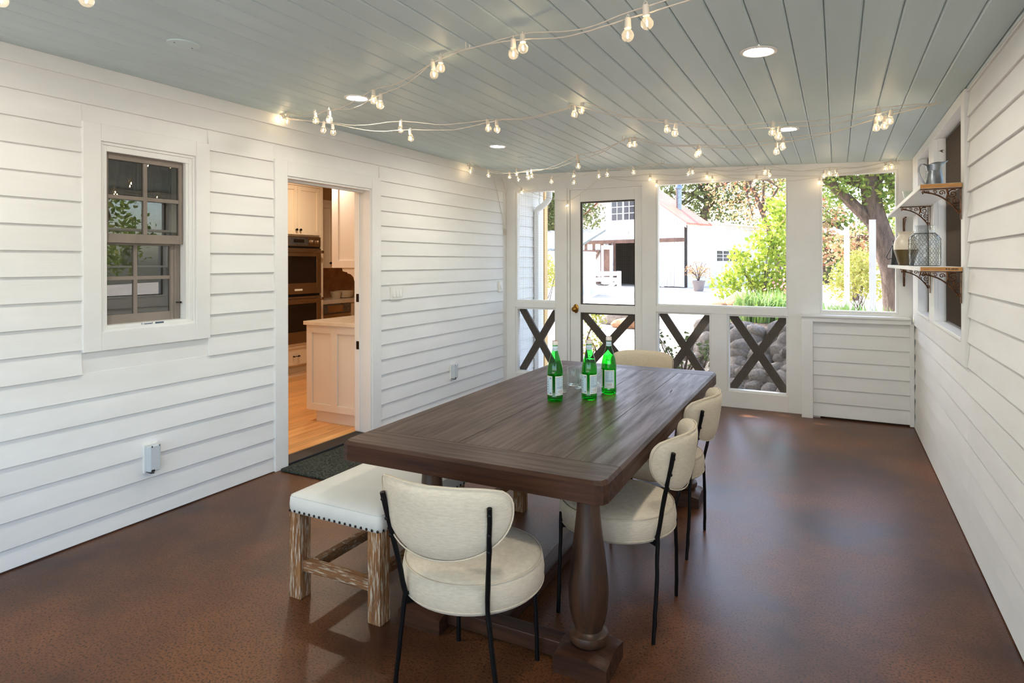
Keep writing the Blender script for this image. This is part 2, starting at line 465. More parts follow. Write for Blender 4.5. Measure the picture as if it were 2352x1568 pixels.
def lap_mesh(L, h, axis, d0=0.0155, d1=0.002):
    """one clapboard: thick at its lower edge; runs along +axis from the origin, faces +d"""
    prof = [(-0.002, 0), (d0 - 0.002, 0), (d0, 0.002), (d1, h + 0.004), (-0.002, h + 0.004)]
    if axis == 'yR':   # faces +X (left wall)
        f = lambda u, v, ww: (u, ww, v)
    elif axis == 'yL':  # faces -X (right wall)
        f = lambda u, v, ww: (-u, ww, v)
    else:               # faces -Y (end wall)
        f = lambda u, v, ww: (ww, -u, v)
    return MB().prism(prof, f, 0, L).mesh('lap_board', M['lap_x'] if axis == 'x' else M['lap_y'])


def laps(parent, axis, plane, zs, segs, name='lap_board'):
    """zs: list of (z, height); segs(z0, z1) -> list of (start, end)"""
    cache = {}
    for z, h in zs:
        for s, e in segs(z, z + h):
            k = (round(e - s, 4), round(h, 4))
            if k not in cache: cache[k] = lap_mesh(e - s, h, axis)
            loc = (s, plane, z) if axis == 'x' else (plane, s, z)
            inst(name, cache[k], parent, loc)


# left wall: core with the window and door openings, clapboards on it
wl = struct('wall_left', (XL, 0, 0))
c = MB()
X0, X1 = XL - 0.14, XL
c.box(X0, X1, YB, 1.99, 0, 2.75); c.box(X0, X1, 2.465, 3.235, 0, 2.75); c.box(X0, X1, 4.163, 6.75, 0, 2.75)
c.box(X0, X1, 1.99, 2.465, 0, 1.125); c.box(X0, X1, 1.99, 2.465, 2.085, 2.75); c.box(X0, X1, 3.235, 4.163, 2.10, 2.75)
c.build('wall_core', M['white'], wl)
zs = [(0.006, 0.098)] + [(0.104 + 0.13 * k, 0.13) for k in range(18)] + [(2.444, 0.083)]


def segs_l(z0, z1):
    out = [(YB, 6.53)]
    if z1 > 1.0 and z0 < 2.221: out = [(YB, 1.866), (2.614, 6.53)]
    if z0 < 2.205:
        s, e = out[-1]
        out = out[:-1] + [(s, 3.126), (4.276, e)]
    r = []
    for s, e in out:   # butt joints of long boards, staggered from row to row
        if e - s > 3.0:
            k = s + 1.1 + 1.3 * ((z0 * 7.3) % 1.0)
            r += [(s, k), (k + 0.0012, e)]
        else: r.append((s, e))
    return r


laps(wl, 'yR', 0.0, zs, segs_l)
# right wall: solid clapboard up to the screened bay
wr = struct('wall_right', (XR, 0, 0))
c = MB()
A0, A1 = XR + 0.012, XR + 0.14
c.box(A0, A1, 1.0, 4.09, 0, 2.5); c.box(A0, A1, YB, 1.0, 0, 0.9); c.box(A0, A1, YB, YB + 0.14, 0.9, 2.5); c.box(A0, A1, -1.1, -0.96, 0.9, 2.5); c.box(A0, A1, 4.09, 6.75, 0, 1.05); c.box(A0, A1, 4.09, 6.75, 2.315, 2.5)
c.box(A0, A1, 5.155, 5.43, 1.05, 2.315); c.box(A0, A1, 6.12, 6.75, 1.05, 2.315)
c.build('wall_core', M['white'], wr)
zr = [(0.008, 0.128)] + [(0.1355 + 0.1305 * k, 0.1305) for k in range(16)] + [(2.2235, 0.1305), (2.354, 0.03)]
laps(wr, 'yL', 0.012, zr, lambda z0, z1: [(1.0, 3.984), (3.9845, 6.52)] if z1 < 0.93 else [(1.0, 3.984)])

# casing and sills of the bay of two screened openings in the right wall
bay = struct('trim_1', (XR, 5.3, 0))
t = 0.014
MB().box(XR - t, XR + 0.013, 3.986, 4.092, 0.915, 2.372).build('casing_board', M['white'], bay, bevel=0.002)
MB().box(XR - t, XR + 0.013, 4.092, 6.50, 2.312, 2.376).build('head_casing', M['white'], bay, bevel=0.002)
MB().box(XR - t + 0.004, XR + 0.013, 4.092, 6.50, 0.915, 1.045).build('apron_board', M['white'], bay, bevel=0.002)
MB().box(XR - t + 0.001, XR + 0.013, 5.157, 5.43, 1.045, 2.312).build('mullion_casing', M['white'], bay, bevel=0.002)
MB().box(XR - t + 0.001, XR + 0.013, 6.12, 6.50, 1.045, 2.312).build('casing_board', M['white'], bay, bevel=0.002)
for y0, y1 in ((4.092, 5.157), (5.43, 6.12)):
    MB().box(XR - t - 0.004, XR + 0.10, y0, y1, 1.040, 1.062).build('sill_board', M['white'], bay, bevel=0.003)
# bird-shaped paint chip on the mullion's side
MB().prism([(0, 0.01), (0.012, 0.012), (0.02, 0.004), (0.03, 0.0), (0.022, 0.012), (0.034, 0.018), (0.02, 0.02)], lambda u, v, ww: (XR + 0.012 + u, 5.1545 + ww, 2.215 + v), -0.002, 0).build('paint_chip', M['picture'], bay)


def wire_screen(name, parent, a0, a1, b0, b1, plane, axis, p, r, mat, only_v=False):
    """a screen woven from real wires"""
    m = MB()

    def wire(p0, p1, d):
        P0 = Vector(p0); P1 = Vector(p1)
        t = (P1 - P0).normalized(); n1 = t.cross(Vector(d)).normalized() * r; n2 = Vector(d).normalized() * r
        m.add([P0 + n1, P0 + n2, P0 - n1, P0 - n2, P1 + n1, P1 + n2, P1 - n1, P1 - n2], [(0, 1, 5, 4), (1, 2, 6, 5), (2, 3, 7, 6), (3, 0, 4, 7)])
    n = int((a1 - a0) / p)
    for i in range(1, n + 1):
        q = a0 + i * (a1 - a0) / (n + 1)
        if axis == 'y': wire((q, plane, b0), (q, plane, b1), (0, 1, 0))
        else: wire((plane, q, b0), (plane, q, b1), (1, 0, 0))
    if not only_v:
        n = int((b1 - b0) / p)
        for i in range(1, n + 1):
            q = b0 + i * (b1 - b0) / (n + 1)
            if axis == 'y': wire((a0, plane + r, q), (a1, plane + r, q), (0, 1, 0))
            else: wire((plane + r, a0, q), (plane + r, a1, q), (1, 0, 0))
    o = m.build(name, mat, parent)
    o['kind'] = 'stuff'
    return o


for n, (y0, y1) in enumerate(((4.09, 5.155), (5.43, 6.12))):
    wn = struct('window_%d' % (2 + n), (XR + 0.075, (y0 + y1) / 2, 1.06))
    wire_screen('insect_screen', wn, y0, y1, 1.06, 2.315, XR + 0.060, 'x', 0.0036, 0.00062, M['wire_dark'])
    f = MB()
    f.box(XR + 0.056, XR + 0.076, y0, y0 + 0.012, 1.06, 2.315); f.box(XR + 0.056, XR + 0.076, y1 - 0.012, y1, 1.06, 2.315)
    f.box(XR + 0.056, XR + 0.076, y0, y1, 1.06, 1.072); f.box(XR + 0.056, XR + 0.076, y0, y1, 2.303, 2.315)
    f.build('screen_frame', M['bronzeframe'], wn)

# ------------------------------------------------------------------ sash window in the left wall
wd = struct('window_1', (XL, 2.24, 1.1))
for args in ((1.866, 1.958, 1.0, 2.221), (2.520, 2.614, 1.0, 2.221)):
    MB().box(XL - 0.001, XL + 0.024, *args).build('casing_board', M['white'], wd, bevel=0.002)
MB().box(XL - 0.001, XL + 0.0235, 1.958, 2.520, 2.130, 2.221).build('casing_board', M['white'], wd, bevel=0.002)
MB().box(XL - 0.001, XL + 0.0235, 1.958, 2.520, 1.0, 1.100).build('casing_board', M['white'], wd, bevel=0.002)


def ring(m, x0, x1, y0, y1, z0, z1, wy, wz, wz2=None):
    wz2 = wz if wz2 is None else wz2
    m.box(x0, x1, y0, y0 + wy, z0, z1); m.box(x0, x1, y1 - wy, y1, z0, z1)
    m.box(x0, x1, y0 + wy, y1 - wy, z0, z0 + wz2); m.box(x0, x1, y0 + wy, y1 - wy, z1 - wz, z1)
    return m


m = ring(MB(), XL - 0.03, XL + 0.013, 1.958, 2.520, 1.100, 2.130, 0.016, 0.016)
ring(m, XL - 0.06, XL + 0.006, 1.974, 2.504, 1.116, 2.114, 0.022, 0.033, 0.016)
m.build('frame', M['white'], wd, bevel=0.0015)
# upper sash sits nearer the porch, lower sash behind it
yc = 2.228
m = ring(MB(), XL - 0.050, XL - 0.022, 1.996, 2.460, 1.585, 2.081, 0.024, 0.034, 0.052)
m.box(XL - 0.046, XL - 0.024, yc - 0.010, yc + 0.012, 1.637, 2.047)
m.box(XL - 0.0462, XL - 0.0242, 2.020, 2.436, 1.830, 1.853)
m.build('upper_sash', M['sash'], wd, bevel=0.002)
m = ring(MB(), XL - 0.085, XL - 0.056, 1.975, 2.425, 1.130, 1.60, 0.022, 0.026, 0.052)
m.box(XL - 0.081, XL - 0.060, 2.182, 2.203, 1.18, 1.575)
m.box(XL - 0.0812, XL - 0.0602, 1.997, 2.403, 1.376, 1.397)
m.box(XL - 0.10, XL - 0.052, 2.425, 2.462, 1.130, 1.585)
m.box(XL - 0.10, XL - 0.05, 1.975, 2.462, 1.112, 1.130)
m.build('lower_sash', M['sash'], wd, bevel=0.002)
for y0, y1 in ((2.020, yc - 0.010), (yc + 0.012, 2.436)):
    for z0, z1 in ((1.637, 1.830), (1.853, 2.047)):
        MB().box(XL - 0.0365, XL - 0.0345, y0, y1, z0, z1).build('pane', M['pane'], wd)
for y0, y1 in ((1.997, 2.182), (2.203, 2.403)):
    for z0, z1 in ((1.182, 1.376), (1.397, 1.574)):
        MB().box(XL - 0.0715, XL - 0.0695, y0, y1, z0, z1).build('pane', M['pane'], wd)
for y, z in ((2.003, 1.225), (2.440, 1.232)):
    m = MB(); m.box(XL - 0.052, XL - 0.03, y - 0.006, y + 0.012, z - 0.003, z + 0.003); m.box(XL - 0.034, XL - 0.026, y + 0.008, y + 0.013, z - 0.006, z + 0.006)
    m.build('sash_latch', M['dark'], wd)
m = MB()
for k, wd_ in enumerate((0.003, 0.002, 0.009, 0.008, 0.006, 0.007, 0.008, 0.006, 0.003)):
    m.box(XL + 0.0062, XL + 0.0066, 2.185 + k * 0.0078, 2.185 + k * 0.0078 + min(wd_, 0.0062), 1.120, 1.1265 + (0.004 if k in (0, 8) else 0))
m.box(XL + 0.0062, XL + 0.0066, 2.266, 2.318, 1.1195, 1.129)
m.build('maker_sticker', M['ink'], wd)

# dim bedroom behind the sash window (a far opening added so bright daylight shows through; hung with curtains)
bed = struct('wall_bedroom', (-4.9, 2.2, 0))
m = MB()
m.box(-6.6, -6.5, 0.2, 1.1, 0, 2.6); m.box(-6.6, -6.5, 1.1, 2.5, 0, 0.9); m.box(-6.6, -6.5, 2.5, 3.16, 0, 2.6); m.box(-6.6, -6.5, 1.1, 2.5, 2.0, 2.6)
m.box(-6.6, -3.68, 0.1, 0.2, 0, 2.6); m.box(-6.6, -3.68, 3.05, 3.15, 0, 2.6); m.box(-6.6, -3.68, 0.1, 3.15, 2.5, 2.6); m.box(-6.6, -3.68, 0.1, 3.15, -0.1, 0.0)
m.build('room_wall', M['room'], bed)
m = MB()
m.bar((-6.48, 1.05, 1.0), (-6.48, 1.8, 2.0), 0.22, 0.05); m.bar((-6.47, 2.5, 1.0), (-6.47, 1.8, 2.0), 0.22, 0.05)
m.build('strip_forming_board', M['room'], bed)  # added boards cut the far opening into bright strips like a reflection


def curtain(y0, y1, z0, z1, x, nf):
    m = MB(); vs = []; n = nf * 8
    for i in range(n + 1):
        y = y0 + (y1 - y0) * i / n
        d = 0.02 * sin(i / 8 * 2 * pi) + 0.006 * sin(i * 1.7)
        vs += [(x + d, y, z0), (x + d * 0.6, y, z1)]
    fs = [(2 * i, 2 * i + 2, 2 * i + 3, 2 * i + 1) for i in range(n)]
    m.add(vs, fs)
    o = m.build('curtain', M['curtain'], None, smooth=80)
    s = o.modifiers.new('thick', 'SOLIDIFY'); s.thickness = 0.004
    return o


tag(curtain(1.98, 2.30, 1.84, 2.28, -3.76, 7), 'gathered grey green curtain behind the upper left panes of the sash window', 'curtain')
tag(curtain(2.33, 2.66, 1.84, 2.28, -3.78, 6), 'plain grey green curtain behind the upper right pane of the sash window', 'curtain')

# ------------------------------------------------------------------ doorway to the kitchen
kd = struct('trim_2', (XL, 3.7, 0))
for y0, y1 in ((3.126, 3.238), (4.162, 4.276)):
    MB().box(XL - 0.001, XL + 0.026, y0, y1, 0.0, 2.205).build('casing_board', M['white'], kd, bevel=0.002)
MB().box(XL - 0.001, XL + 0.0255, 3.238, 4.162, 2.098, 2.205).build('head_casing', M['white'], kd, bevel=0.002)
m = MB()
m.box(XL - 0.16, XL + 0.014, 3.236, 3.252, 0.0, 2.098); m.box(XL - 0.16, XL + 0.014, 4.146, 4.164, 0.0, 2.098); m.box(XL - 0.16, XL + 0.013, 3.25, 4.148, 2.082, 2.1)
m.box(XL - 0.075, XL - 0.045, 3.25, 4.148, 2.066, 2.083)
m.build('jamb', M['white'], kd, bevel=0.0015)
# edge of the door slid back into its pocket, with two dark latch plates
pd = struct('door_2', (XL - 0.11, 4.14, 0.03))
MB().box(XL - 0.135, XL - 0.095, 4.134, 4.147, 0.03, 2.07).build('door_edge', M['white'], pd, bevel=0.001)
for z in (1.17, 0.765):
    m = MB(); m.box(XL - 0.130, XL - 0.100, 4.1325, 4.135, z - 0.035, z + 0.035); m.box(XL - 0.122, XL - 0.108, 4.1318, 4.1335, z - 0.018, z + 0.012)
    m.build('latch_plate', M['nail'], pd)
MB().box(XL - 0.145, XL + 0.012, 3.252, 4.147, 0.0, 0.024).build('threshold', M['rubber'], kd, bevel=0.004)

# grey mat at the kitchen door
m = MB(); nx, ny = 10, 24
def rrect(x0, x1, y0, y1, r, n=5):
    p = []
    for cx, cy_, a0 in ((x1 - r, y1 - r, 0), (x0 + r, y1 - r, 90), (x0 + r, y0 + r, 180), (x1 - r, y0 + r, 270)):
        for k in range(n + 1):
            a = radians(a0 + 90 * k / n); p.append((cx + r * cos(a), cy_ + r * sin(a)))
    return p
m.prism(rrect(-3.50, -2.98, 3.15, 4.02, 0.03), lambda u, v, ww: (u, v, ww), 0.001, 0.016)
tag(m.build('door_mat', M['mat'], None, loc=(-3.24, 3.58, 0), bevel=0.006), 'dark grey green pile doormat on the floor at the kitchen doorway', 'mat')

# ------------------------------------------------------------------ end wall with screened openings
we = struct('wall_end', (-1.5, YE, 0))
T = YE + 0.085


def piece(x0, x1, z0, z1, y0=YE, y1=T, name='frame_board', par=None, bev=0.002):
    return MB().box(x0, x1, y0, y1, z0, z1).build(name, M['white'], par or we, bevel=bev)


MB().prism([(XL, 2.335), (XR, 2.335), (XR, zc(XR) + 0.01), (XL, zc(XL) + 0.01)], lambda u, v, ww: (u, ww, v), YE, T).build('header_board', M['white'], we)
piece(XL, -3.415, 0, 2.335); piece(-2.885, -2.748, 0, 2.335); piece(-1.872, -1.72, 0, 2.335)
piece(-0.425, -0.142, 0, 2.335); piece(0.492, XR, 0, 2.335)
piece(-3.415, -2.885, 0, 0.16); piece(-1.72, -0.425, 0, 0.16)
piece(-3.415, -2.885, 0.940, 1.006); piece(-1.72, -0.425, 0.940, 1.006)
piece(-1.152, -0.994, 0.16, 0.940)
piece(-0.142, 0.492, 0.0, 0.992)
piece(-2.748, -1.872, 2.318, 2.335)
# flat head boards over each opening
piece(-3.415, -2.885, 2.322, 2.336); piece(-1.72, -0.425, 2.310, 2.336); piece(-0.142, 0.492, 2.304, 2.336)


def opening(n, x0, x1, z0, z1, inset=0.014, side=0.02, brace=None, crossz=None):
    """stop mouldings round an opening, the wire screen and, outside, the dark X brace"""
    o = struct('window_%d' % n, ((x0 + x1) / 2, YE, z0))
    m = MB()
    for a, b, c_, d in ((x0, x0 + side, z0, z1), (x1 - side, x1, z0, z1), (x0 + side, x1 - side, z0, z0 + side), (x0 + side, x1 - side, z1 - side, z1)):
        m.box(a, b, YE + inset, T - 0.002, c_, d)
    m.build('stop_moulding', M['white'], o, bevel=0.002)
    wire_screen('wire_screen', o, x0 + side, x1 - side, z0 + side, z1 - side, T - 0.03, 'y', 0.0127, 0.0006, M['wire'])
    if brace:
        bw = 0.082
        yb = T + 0.03
        a0, a1, b0, b1 = x0 + 0.015, x1 - 0.005, z0 - 0.02, z1 + 0.02
        MB().bar((a0, yb, b1), (a1, yb, b0), bw, 0.03, up=(0, 1, 0)).build('brace', M['brace'], o)
        MB().bar((a0, yb + 0.006, b0), (a1, yb + 0.006, b1), bw, 0.03, up=(0, 1, 0)).build('brace', M['brace'], o)
    return o


opening(4, -3.415, -2.885, 1.006, 2.325, side=0.022)
opening(5, -3.415, -2.885, 0.160, 0.940, brace=True, side=0.022)
opening(6, -1.72, -0.425, 1.006, 2.312, side=0.018)
opening(7, -1.72, -1.152, 0.160, 0.940, brace=True, side=0.018)
opening(8, -0.994, -0.425, 0.160, 0.940, brace=True, side=0.018)
opening(9, -0.142, 0.492, 0.992, 2.306, side=0.018)

# screen door
dr = struct('door_1', (-2.29, YE, 0.0))
Y0, Y1 = YE + 0.022, YE + 0.062
DX0, DX1 = -2.712, -1.876
m = MB(); m.box(-2.746, -2.716, YE + 0.008, T, 0.0, 2.318); m.box(-2.746, -1.874, YE + 0.0085, T, 2.299, 2.3185)
m.build('door_stop', M['white'], dr, bevel=0.0015)
MB().box(DX0, -2.592, Y0, Y1, 0.01, 2.295).build('stile', M['white'], dr, bevel=0.002)
MB().box(-1.957, DX1, Y0, Y1, 0.01, 2.295).build('stile', M['white'], dr, bevel=0.002)
MB().box(-2.592, -1.957, Y0, Y1, 2.158, 2.295).build('rail', M['white'], dr, bevel=0.002)
MB().box(-2.592, -1.957, Y0, Y1, 0.902, 0.993).build('rail', M['white'], dr, bevel=0.002)
MB().box(-2.592, -1.957, Y0, Y1, 0.01, 0.22).build('rail', M['white'], dr, bevel=0.002)
for z0, z1 in ((0.22, 0.902), (0.993, 2.158)):
    m = MB()
    m.box(-2.592, -2.573, Y0 + 0.012, Y1, z0, z1); m.box(-1.968, -1.957, Y0 + 0.012, Y1, z0, z1)
    m.box(-2.573, -1.968, Y0 + 0.012, Y1, z0, z0 + 0.012); m.box(-2.573, -1.968, Y0 + 0.012, Y1, z1 - 0.018, z1)
    m.build('screen_bead', M['bronzeframe'], dr)
    wire_screen('wire_screen', dr, -2.573, -1.968, z0 + 0.012, z1 - 0.018, Y0 + 0.02, 'y', 0.0127, 0.0006, M['wire'])
MB().bar((-2.60, Y1 - 0.008, 0.92), (-1.95, Y1 - 0.008, 0.20), 0.085, 0.02, up=(0, 1, 0)).build('brace', M['brace'], dr)
MB().bar((-2.60, Y1 - 0.005, 0.20), (-1.95, Y1 - 0.005, 0.92), 0.085, 0.02, up=(0, 1, 0)).build('brace', M['brace'], dr)
MK = Matrix.Translation((-2.646, Y0 - 0.001, 0.944)) @ Matrix.Rotation(pi / 2, 4, 'X') @ Matrix.Diagonal((0.62, 1, 1, 1))
k = MB().lathe([(0.052, 0.0), (0.052, 0.003), (0.047, 0.006), (0.030, 0.008), (0.014, 0.009)], seg=24, M=MK)
MK2 = Matrix.Translation((-2.650, Y0 - 0.001, 0.938)) @ Matrix.Rotation(pi / 2, 4, 'X')
k.lathe([(0.012, 0.006), (0.011, 0.026), (0.020, 0.034), (0.028, 0.042), (0.029, 0.052), (0.022, 0.062), (0.008, 0.066)], seg=20, M=MK2)
k.build('door_knob', M['brass'], dr, smooth=True)

# knee wall under the right opening: post board, sill, clapboards
kw = struct('wall_knee', (0.15, 6.54, 0))
MB().box(-0.142, XR, 6.575, YE, 0.02, 0.93).build('wall_core', M['white'], kw)
MB().box(-0.300, -0.203, 6.512, YE, 0.0, 0.914).build('post_board', M['white'], kw, bevel=0.002)
MB().box(-0.203, -0.142, 6.575, YE, 0.0, 0.914).build('filler_board', M['white'], kw)
MB().box(0.572, XR, 6.535, YE, 0.004, 0.914).build('corner_board', M['white'], kw, bevel=0.002)
MB().box(-0.308, XR - 0.028, 6.498, YE + 0.02, 0.952, 0.972).build('sill_board', M['white'], kw, bevel=0.003)
MB().box(-0.300, XR - 0.024, 6.520, YE, 0.908, 0.953).build('apron_board', M['white'], kw, bevel=0.002)
laps(kw, 'x', 6.575 - kw.location.y, [(0.016, 0.128)] + [(0.144 + 0.1305 * k, 0.1305) for k in range(5)] + [(0.7965, 0.115)], lambda a, b: [(-0.203 - kw.location.x, 0.572 - kw.location.x)])

# ------------------------------------------------------------------ ceiling lights, plates
LAB = {(-0.31, 2.99): 'large glowing recessed ceiling light near the top of the picture, right of the string lights',
       (-2.645, 3.0): 'glowing recessed ceiling light beside a string bulb, above the kitchen doorway',
       (-2.655, 4.83): 'glowing recessed ceiling light over the left wall, beyond the kitchen doorway',
       (-0.312, 4.83): 'glowing recessed ceiling light touching two string bulbs, toward the end wall windows',
       (-2.645, 1.16): 'added fill light in the ceiling above the left of the picture, just out of view', (-0.31, 1.16): 'added fill light in the ceiling overhead behind the camera, out of view'}  # last two added out of view to brighten the near end
for (x, y), lab in LAB.items():
    z = zc(x)
    t_ = thing('recessed_light', (x, y, z), lab, 'ceiling light', 'recessed ceiling lights')
    Mr = Matrix.Translation((x, y, z)) @ Matrix.Rotation(-ang, 4, 'Y')
    MB().lathe([(0.058, 0.004), (0.060, -0.003), (0.066, -0.006), (0.078, -0.004), (0.079, 0.002)], seg=40, M=Mr, capb=False, capt=False).build('trim_ring', M['canring'], t_, smooth=True)
    MB().lathe([(0.0005, -0.0015), (0.059, -0.0015)], seg=40, M=Mr, capb=True, capt=False).build('diffuser', M['can'], t_)
for (x, y, lab) in ((-2.715, 1.885, 'round painted cover plate on the ceiling boards, upper left of the picture'), (-2.716, 5.49, 'faint round painted cover plate on the ceiling beyond the far left ceiling light')):
    Mr = Matrix.Translation((x, y, zc(x))) @ Matrix.Rotation(-ang, 4, 'Y')
    m = MB().lathe([(0.070, 0.002), (0.070, -0.004), (0.064, -0.006), (0.001, -0.006)], seg=32, M=Mr, capb=False)
    o = m.build('ceiling_plate', M['ceil'], None, smooth=30, loc=(x, y, zc(x)))
    tag(o, lab, 'cover plate')
    for dy in (-0.045, 0.045): MB().lathe([(0.005, -0.0075), (0.0005, -0.0078)], seg=8, M=Mr @ Matrix.Translation((0.0, dy, 0)), capb=False).build('screw', M['dark'], o)

# ------------------------------------------------------------------ kitchen seen through the doorway
kf = struct('floor_kitchen', (-5.2, 5.5, 0.03))
MB().box(-6.85, -3.672, 3.10, 7.95, -0.1, 0.012).build('subfloor', M['rubber'], kf)
pw = 0.084
pl = MB().box(-pw / 2 + 0.0006, pw / 2 - 0.0006, 0, 1, -0.018, 0.0).mesh('plank', M['kfloor'])
for i in range(38):
    x = -3.675 - pw / 2 - i * pw
    y = 3.10 + 0.25
    s = 3.10
    while s < 7.9:
        L_ = R.uniform(0.9, 2.2); e = min(s + L_, 7.95)
        inst('plank', pl, kf, (x + 5.2, s - 5.5, 0.0), (0, 0, 0), (1, e - s - 0.001, 1)); s = e
kw2 = struct('wall_kitchen', (-6.8, 5.5, 0))
m = MB()
m.box(-6.90, -6.76, 3.0, 8.0, 0, 2.7); m.box(-6.9, -3.6, 7.9, 8.0, 0, 2.7); m.box(-6.9, -3.68, 3.16, 3.2, 0, 2.7); m.box(-6.9, -3.6, 3.1, 8.0, 2.65, 2.75)
m.build('room_wall', M['kwall'], kw2)
pt = MB().box(-4.86, -4.70, 5.55, 7.9, 0.0, 2.65).build('partition', M['kpaint2'], kw2)
MB().box(-6.762, -6.742, 6.2, 7.9, 0.948, 1.395).build('backsplash', M['splash'], kw2)


def shaker(name, parent, x, y0, y1, z0, z1, mat, fw=0.055, th=0.02, dirn=1):
    """cabinet front facing +X: a frame round a recessed flat panel"""
    m = MB()
    ring(m, x, x + th, y0, y1, z0, z1, fw, fw)
    m.box(x, x + th * 0.45, y0 + fw, y1 - fw, z0 + fw, z1 - fw)
    return m.build(name, mat, parent, bevel=0.0025)


def knob(parent, x, y, z, mat, r=0.016):
    Mx = Matrix.Translation((x, y, z)) @ Matrix.Rotation(pi / 2, 4, 'Y')
    return MB().lathe([(r * 0.45, 0), (r * 0.4, 0.012), (r, 0.020), (r, 0.028), (r * 0.5, 0.032)], seg=14, M=Mx).build('knob', mat, parent, smooth=True)


XO = -6.07
oc = thing('oven_cabinet', (-6.4, 5.8, 0.03), 'tall cream kitchen cabinet surrounding the double wall oven', 'cabinet')
m = MB()
m.box(-6.75, XO - 0.02, 5.30, 5.395, 0.03, 2.62); m.box(-6.75, XO, 6.163, 6.213, 0.03, 2.62); m.box(-6.75, XO - 0.02, 5.39, 6.17, 1.812, 2.62)
m.box(-6.75, XO - 0.02, 5.39, 6.17, 0.17, 0.45); m.box(-6.75, XO, 5.30, 6.165, 2.455, 2.62); m.box(-6.75, XO - 0.022, 5.30, 6.17, 0.03, 0.18)
m.box(-6.75, XO, 5.39, 6.165, 0.424, 0.452)
m.build('carcass', M['kpaint'], oc, bevel=0.002)
d1 = shaker('door', oc, XO - 0.02, 5.398, 5.773, 1.832, 2.452, M['kpaint']); d2 = shaker('door', oc, XO - 0.02, 5.777, 6.158, 1.832, 2.452, M['kpaint'])
knob(d1, XO, 5.742, 1.893, M['nail']); knob(d2, XO, 5.806, 1.893, M['nail'])
dw = shaker('drawer', oc, XO - 0.02, 5.398, 6.158, 0.18, 0.42, M['kpaint'], fw=0.03)
m = MB()
m.tube([(XO + 0.028, 5.70 + i * 0.012, 0.292 + 0.004 * sin(i)) for i in range(8)], 0.005, 8)
for y in (5.70, 5.784): m.lathe([(0.011, 0), (0.008, 0.01), (0.006, 0.03)], seg=10, M=Matrix.Translation((XO, y, 0.292)) @ Matrix.Rotation(pi / 2, 4, 'Y'))
m.build('handle', M['nail'], dw, smooth=True)
g = MB()
for i in range(46): g.box(XO - 0.021, XO - 0.014, 5.46 + i * 0.010, 5.465 + i * 0.010, 0.085, 0.15)
g.box(XO - 0.022, XO - 0.016, 5.44, 5.935, 0.07, 0.083); g.box(XO - 0.022, XO - 0.016, 5.44, 5.935, 0.152, 0.163)
g.build('vent_grille', M['bowl'], oc)
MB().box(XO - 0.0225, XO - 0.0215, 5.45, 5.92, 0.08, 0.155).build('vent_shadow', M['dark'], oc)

ov = thing('wall_oven', (-6.3, 5.78, 0.457), 'stainless steel double wall oven in the tall cream kitchen cabinet', 'oven')
MB().box(-6.7, XO - 0.012, 5.40, 6.157, 0.457, 1.806).build('body', M['dark'], ov)
cp = MB().box(XO - 0.012, XO + 0.012, 5.40, 6.157, 1.682, 1.808).build('control_panel', M['steel'], ov, bevel=0.003)
MB().box(XO + 0.0115, XO + 0.016, 5.62, 5.93, 1.697, 1.795).build('display_bezel', M['galv'], cp, bevel=0.002)
MB().box(XO + 0.016, XO + 0.0175, 5.69, 5.865, 1.730, 1.772).build('display', M['ovenglass'], cp)
for y in (5.515, 6.005, 6.105):
    Mx = Matrix.Translation((XO + 0.012, y, 1.745)) @ Matrix.Rotation(pi / 2, 4, 'Y')
    MB().lathe([(0.034, 0), (0.033, 0.004), (0.026, 0.006), (0.025, 0.028), (0.020, 0.032)], seg=20, M=Mx).build('knob', M['steel'], cp, smooth=30)


def oven_door(z0, z1, g0, g1, hz, extra):
    d = ring(MB(), XO - 0.012, XO + 0.022, 5.402, 6.155, z0, z1, 0.078, z1 - g1, g0 - z0).build('oven_door', M['steel'], ov, bevel=0.004)
    MB().box(XO - 0.005, XO + 0.017, 5.48, 6.077, g0, g1).build('door_glass', M['ovenglass'], d)
    m = MB().tube([(XO + 0.075, 5.43, hz), (XO + 0.075, 6.13, hz)], 0.013, 12)
    for y in (5.45, 6.115): m.tube([(XO + 0.02, y, hz), (XO + 0.075, y, hz)], 0.010, 10); m.lathe([(0.019, -0.02), (0.019, 0.02)], seg=12, M=Matrix.Translation((XO + 0.075, y, hz)) @ Matrix.Rotation(pi / 2, 4, 'X'))
    m.build('handle', M['steel'], d, smooth=True)
    if extra: MB().box(XO + 0.0218, XO + 0.0235, 5.70, 5.83, 1.118, 1.142).build('badge', M['label_edge'], d)
    return d


oven_door(1.075, 1.66, 1.215, 1.555, 1.615, True)
oven_door(0.46, 1.045, 0.60, 0.95, 1.005, False)

bc = thing('base_cabinet', (-6.5, 7.0, 0.03), 'cream base cabinets under the stone counter at the back of the kitchen', 'cabinet')
m = MB(); m.box(-6.74, -6.32, 6.215, 7.88, 0.13, 0.895); m.box(-6.74, -6.38, 6.215, 7.88, 0.03, 0.13)
m.build('carcass', M['kpaint'], bc)
dd = shaker('door', bc, -6.32, 7.0, 7.5, 0.15, 0.885, M['kpaint'])
mw = thing('drawer_oven', (-6.35, 6.72, 0.15), 'stainless undercounter oven with dark glass, at the back of the kitchen', 'oven')
m = ring(MB(), -6.32, -6.285, 6.44, 6.985, 0.30, 0.752, 0.05, 0.05); m.box(-6.32, -6.285, 6.44, 6.985, 0.15, 0.30)
m.build('front', M['steel'], mw, bevel=0.002)
MB().box(-6.315, -6.292, 6.49, 6.935, 0.35, 0.702).build('glass', M['ovenglass'], mw)
MB().box(-6.32, -6.283, 6.44, 6.985, 0.762, 0.890).build('control_panel', M['galv'], mw, bevel=0.003)
MB().box(-6.284, -6.280, 6.52, 6.82, 0.778, 0.872).build('display', M['steel'], mw, bevel=0.001)
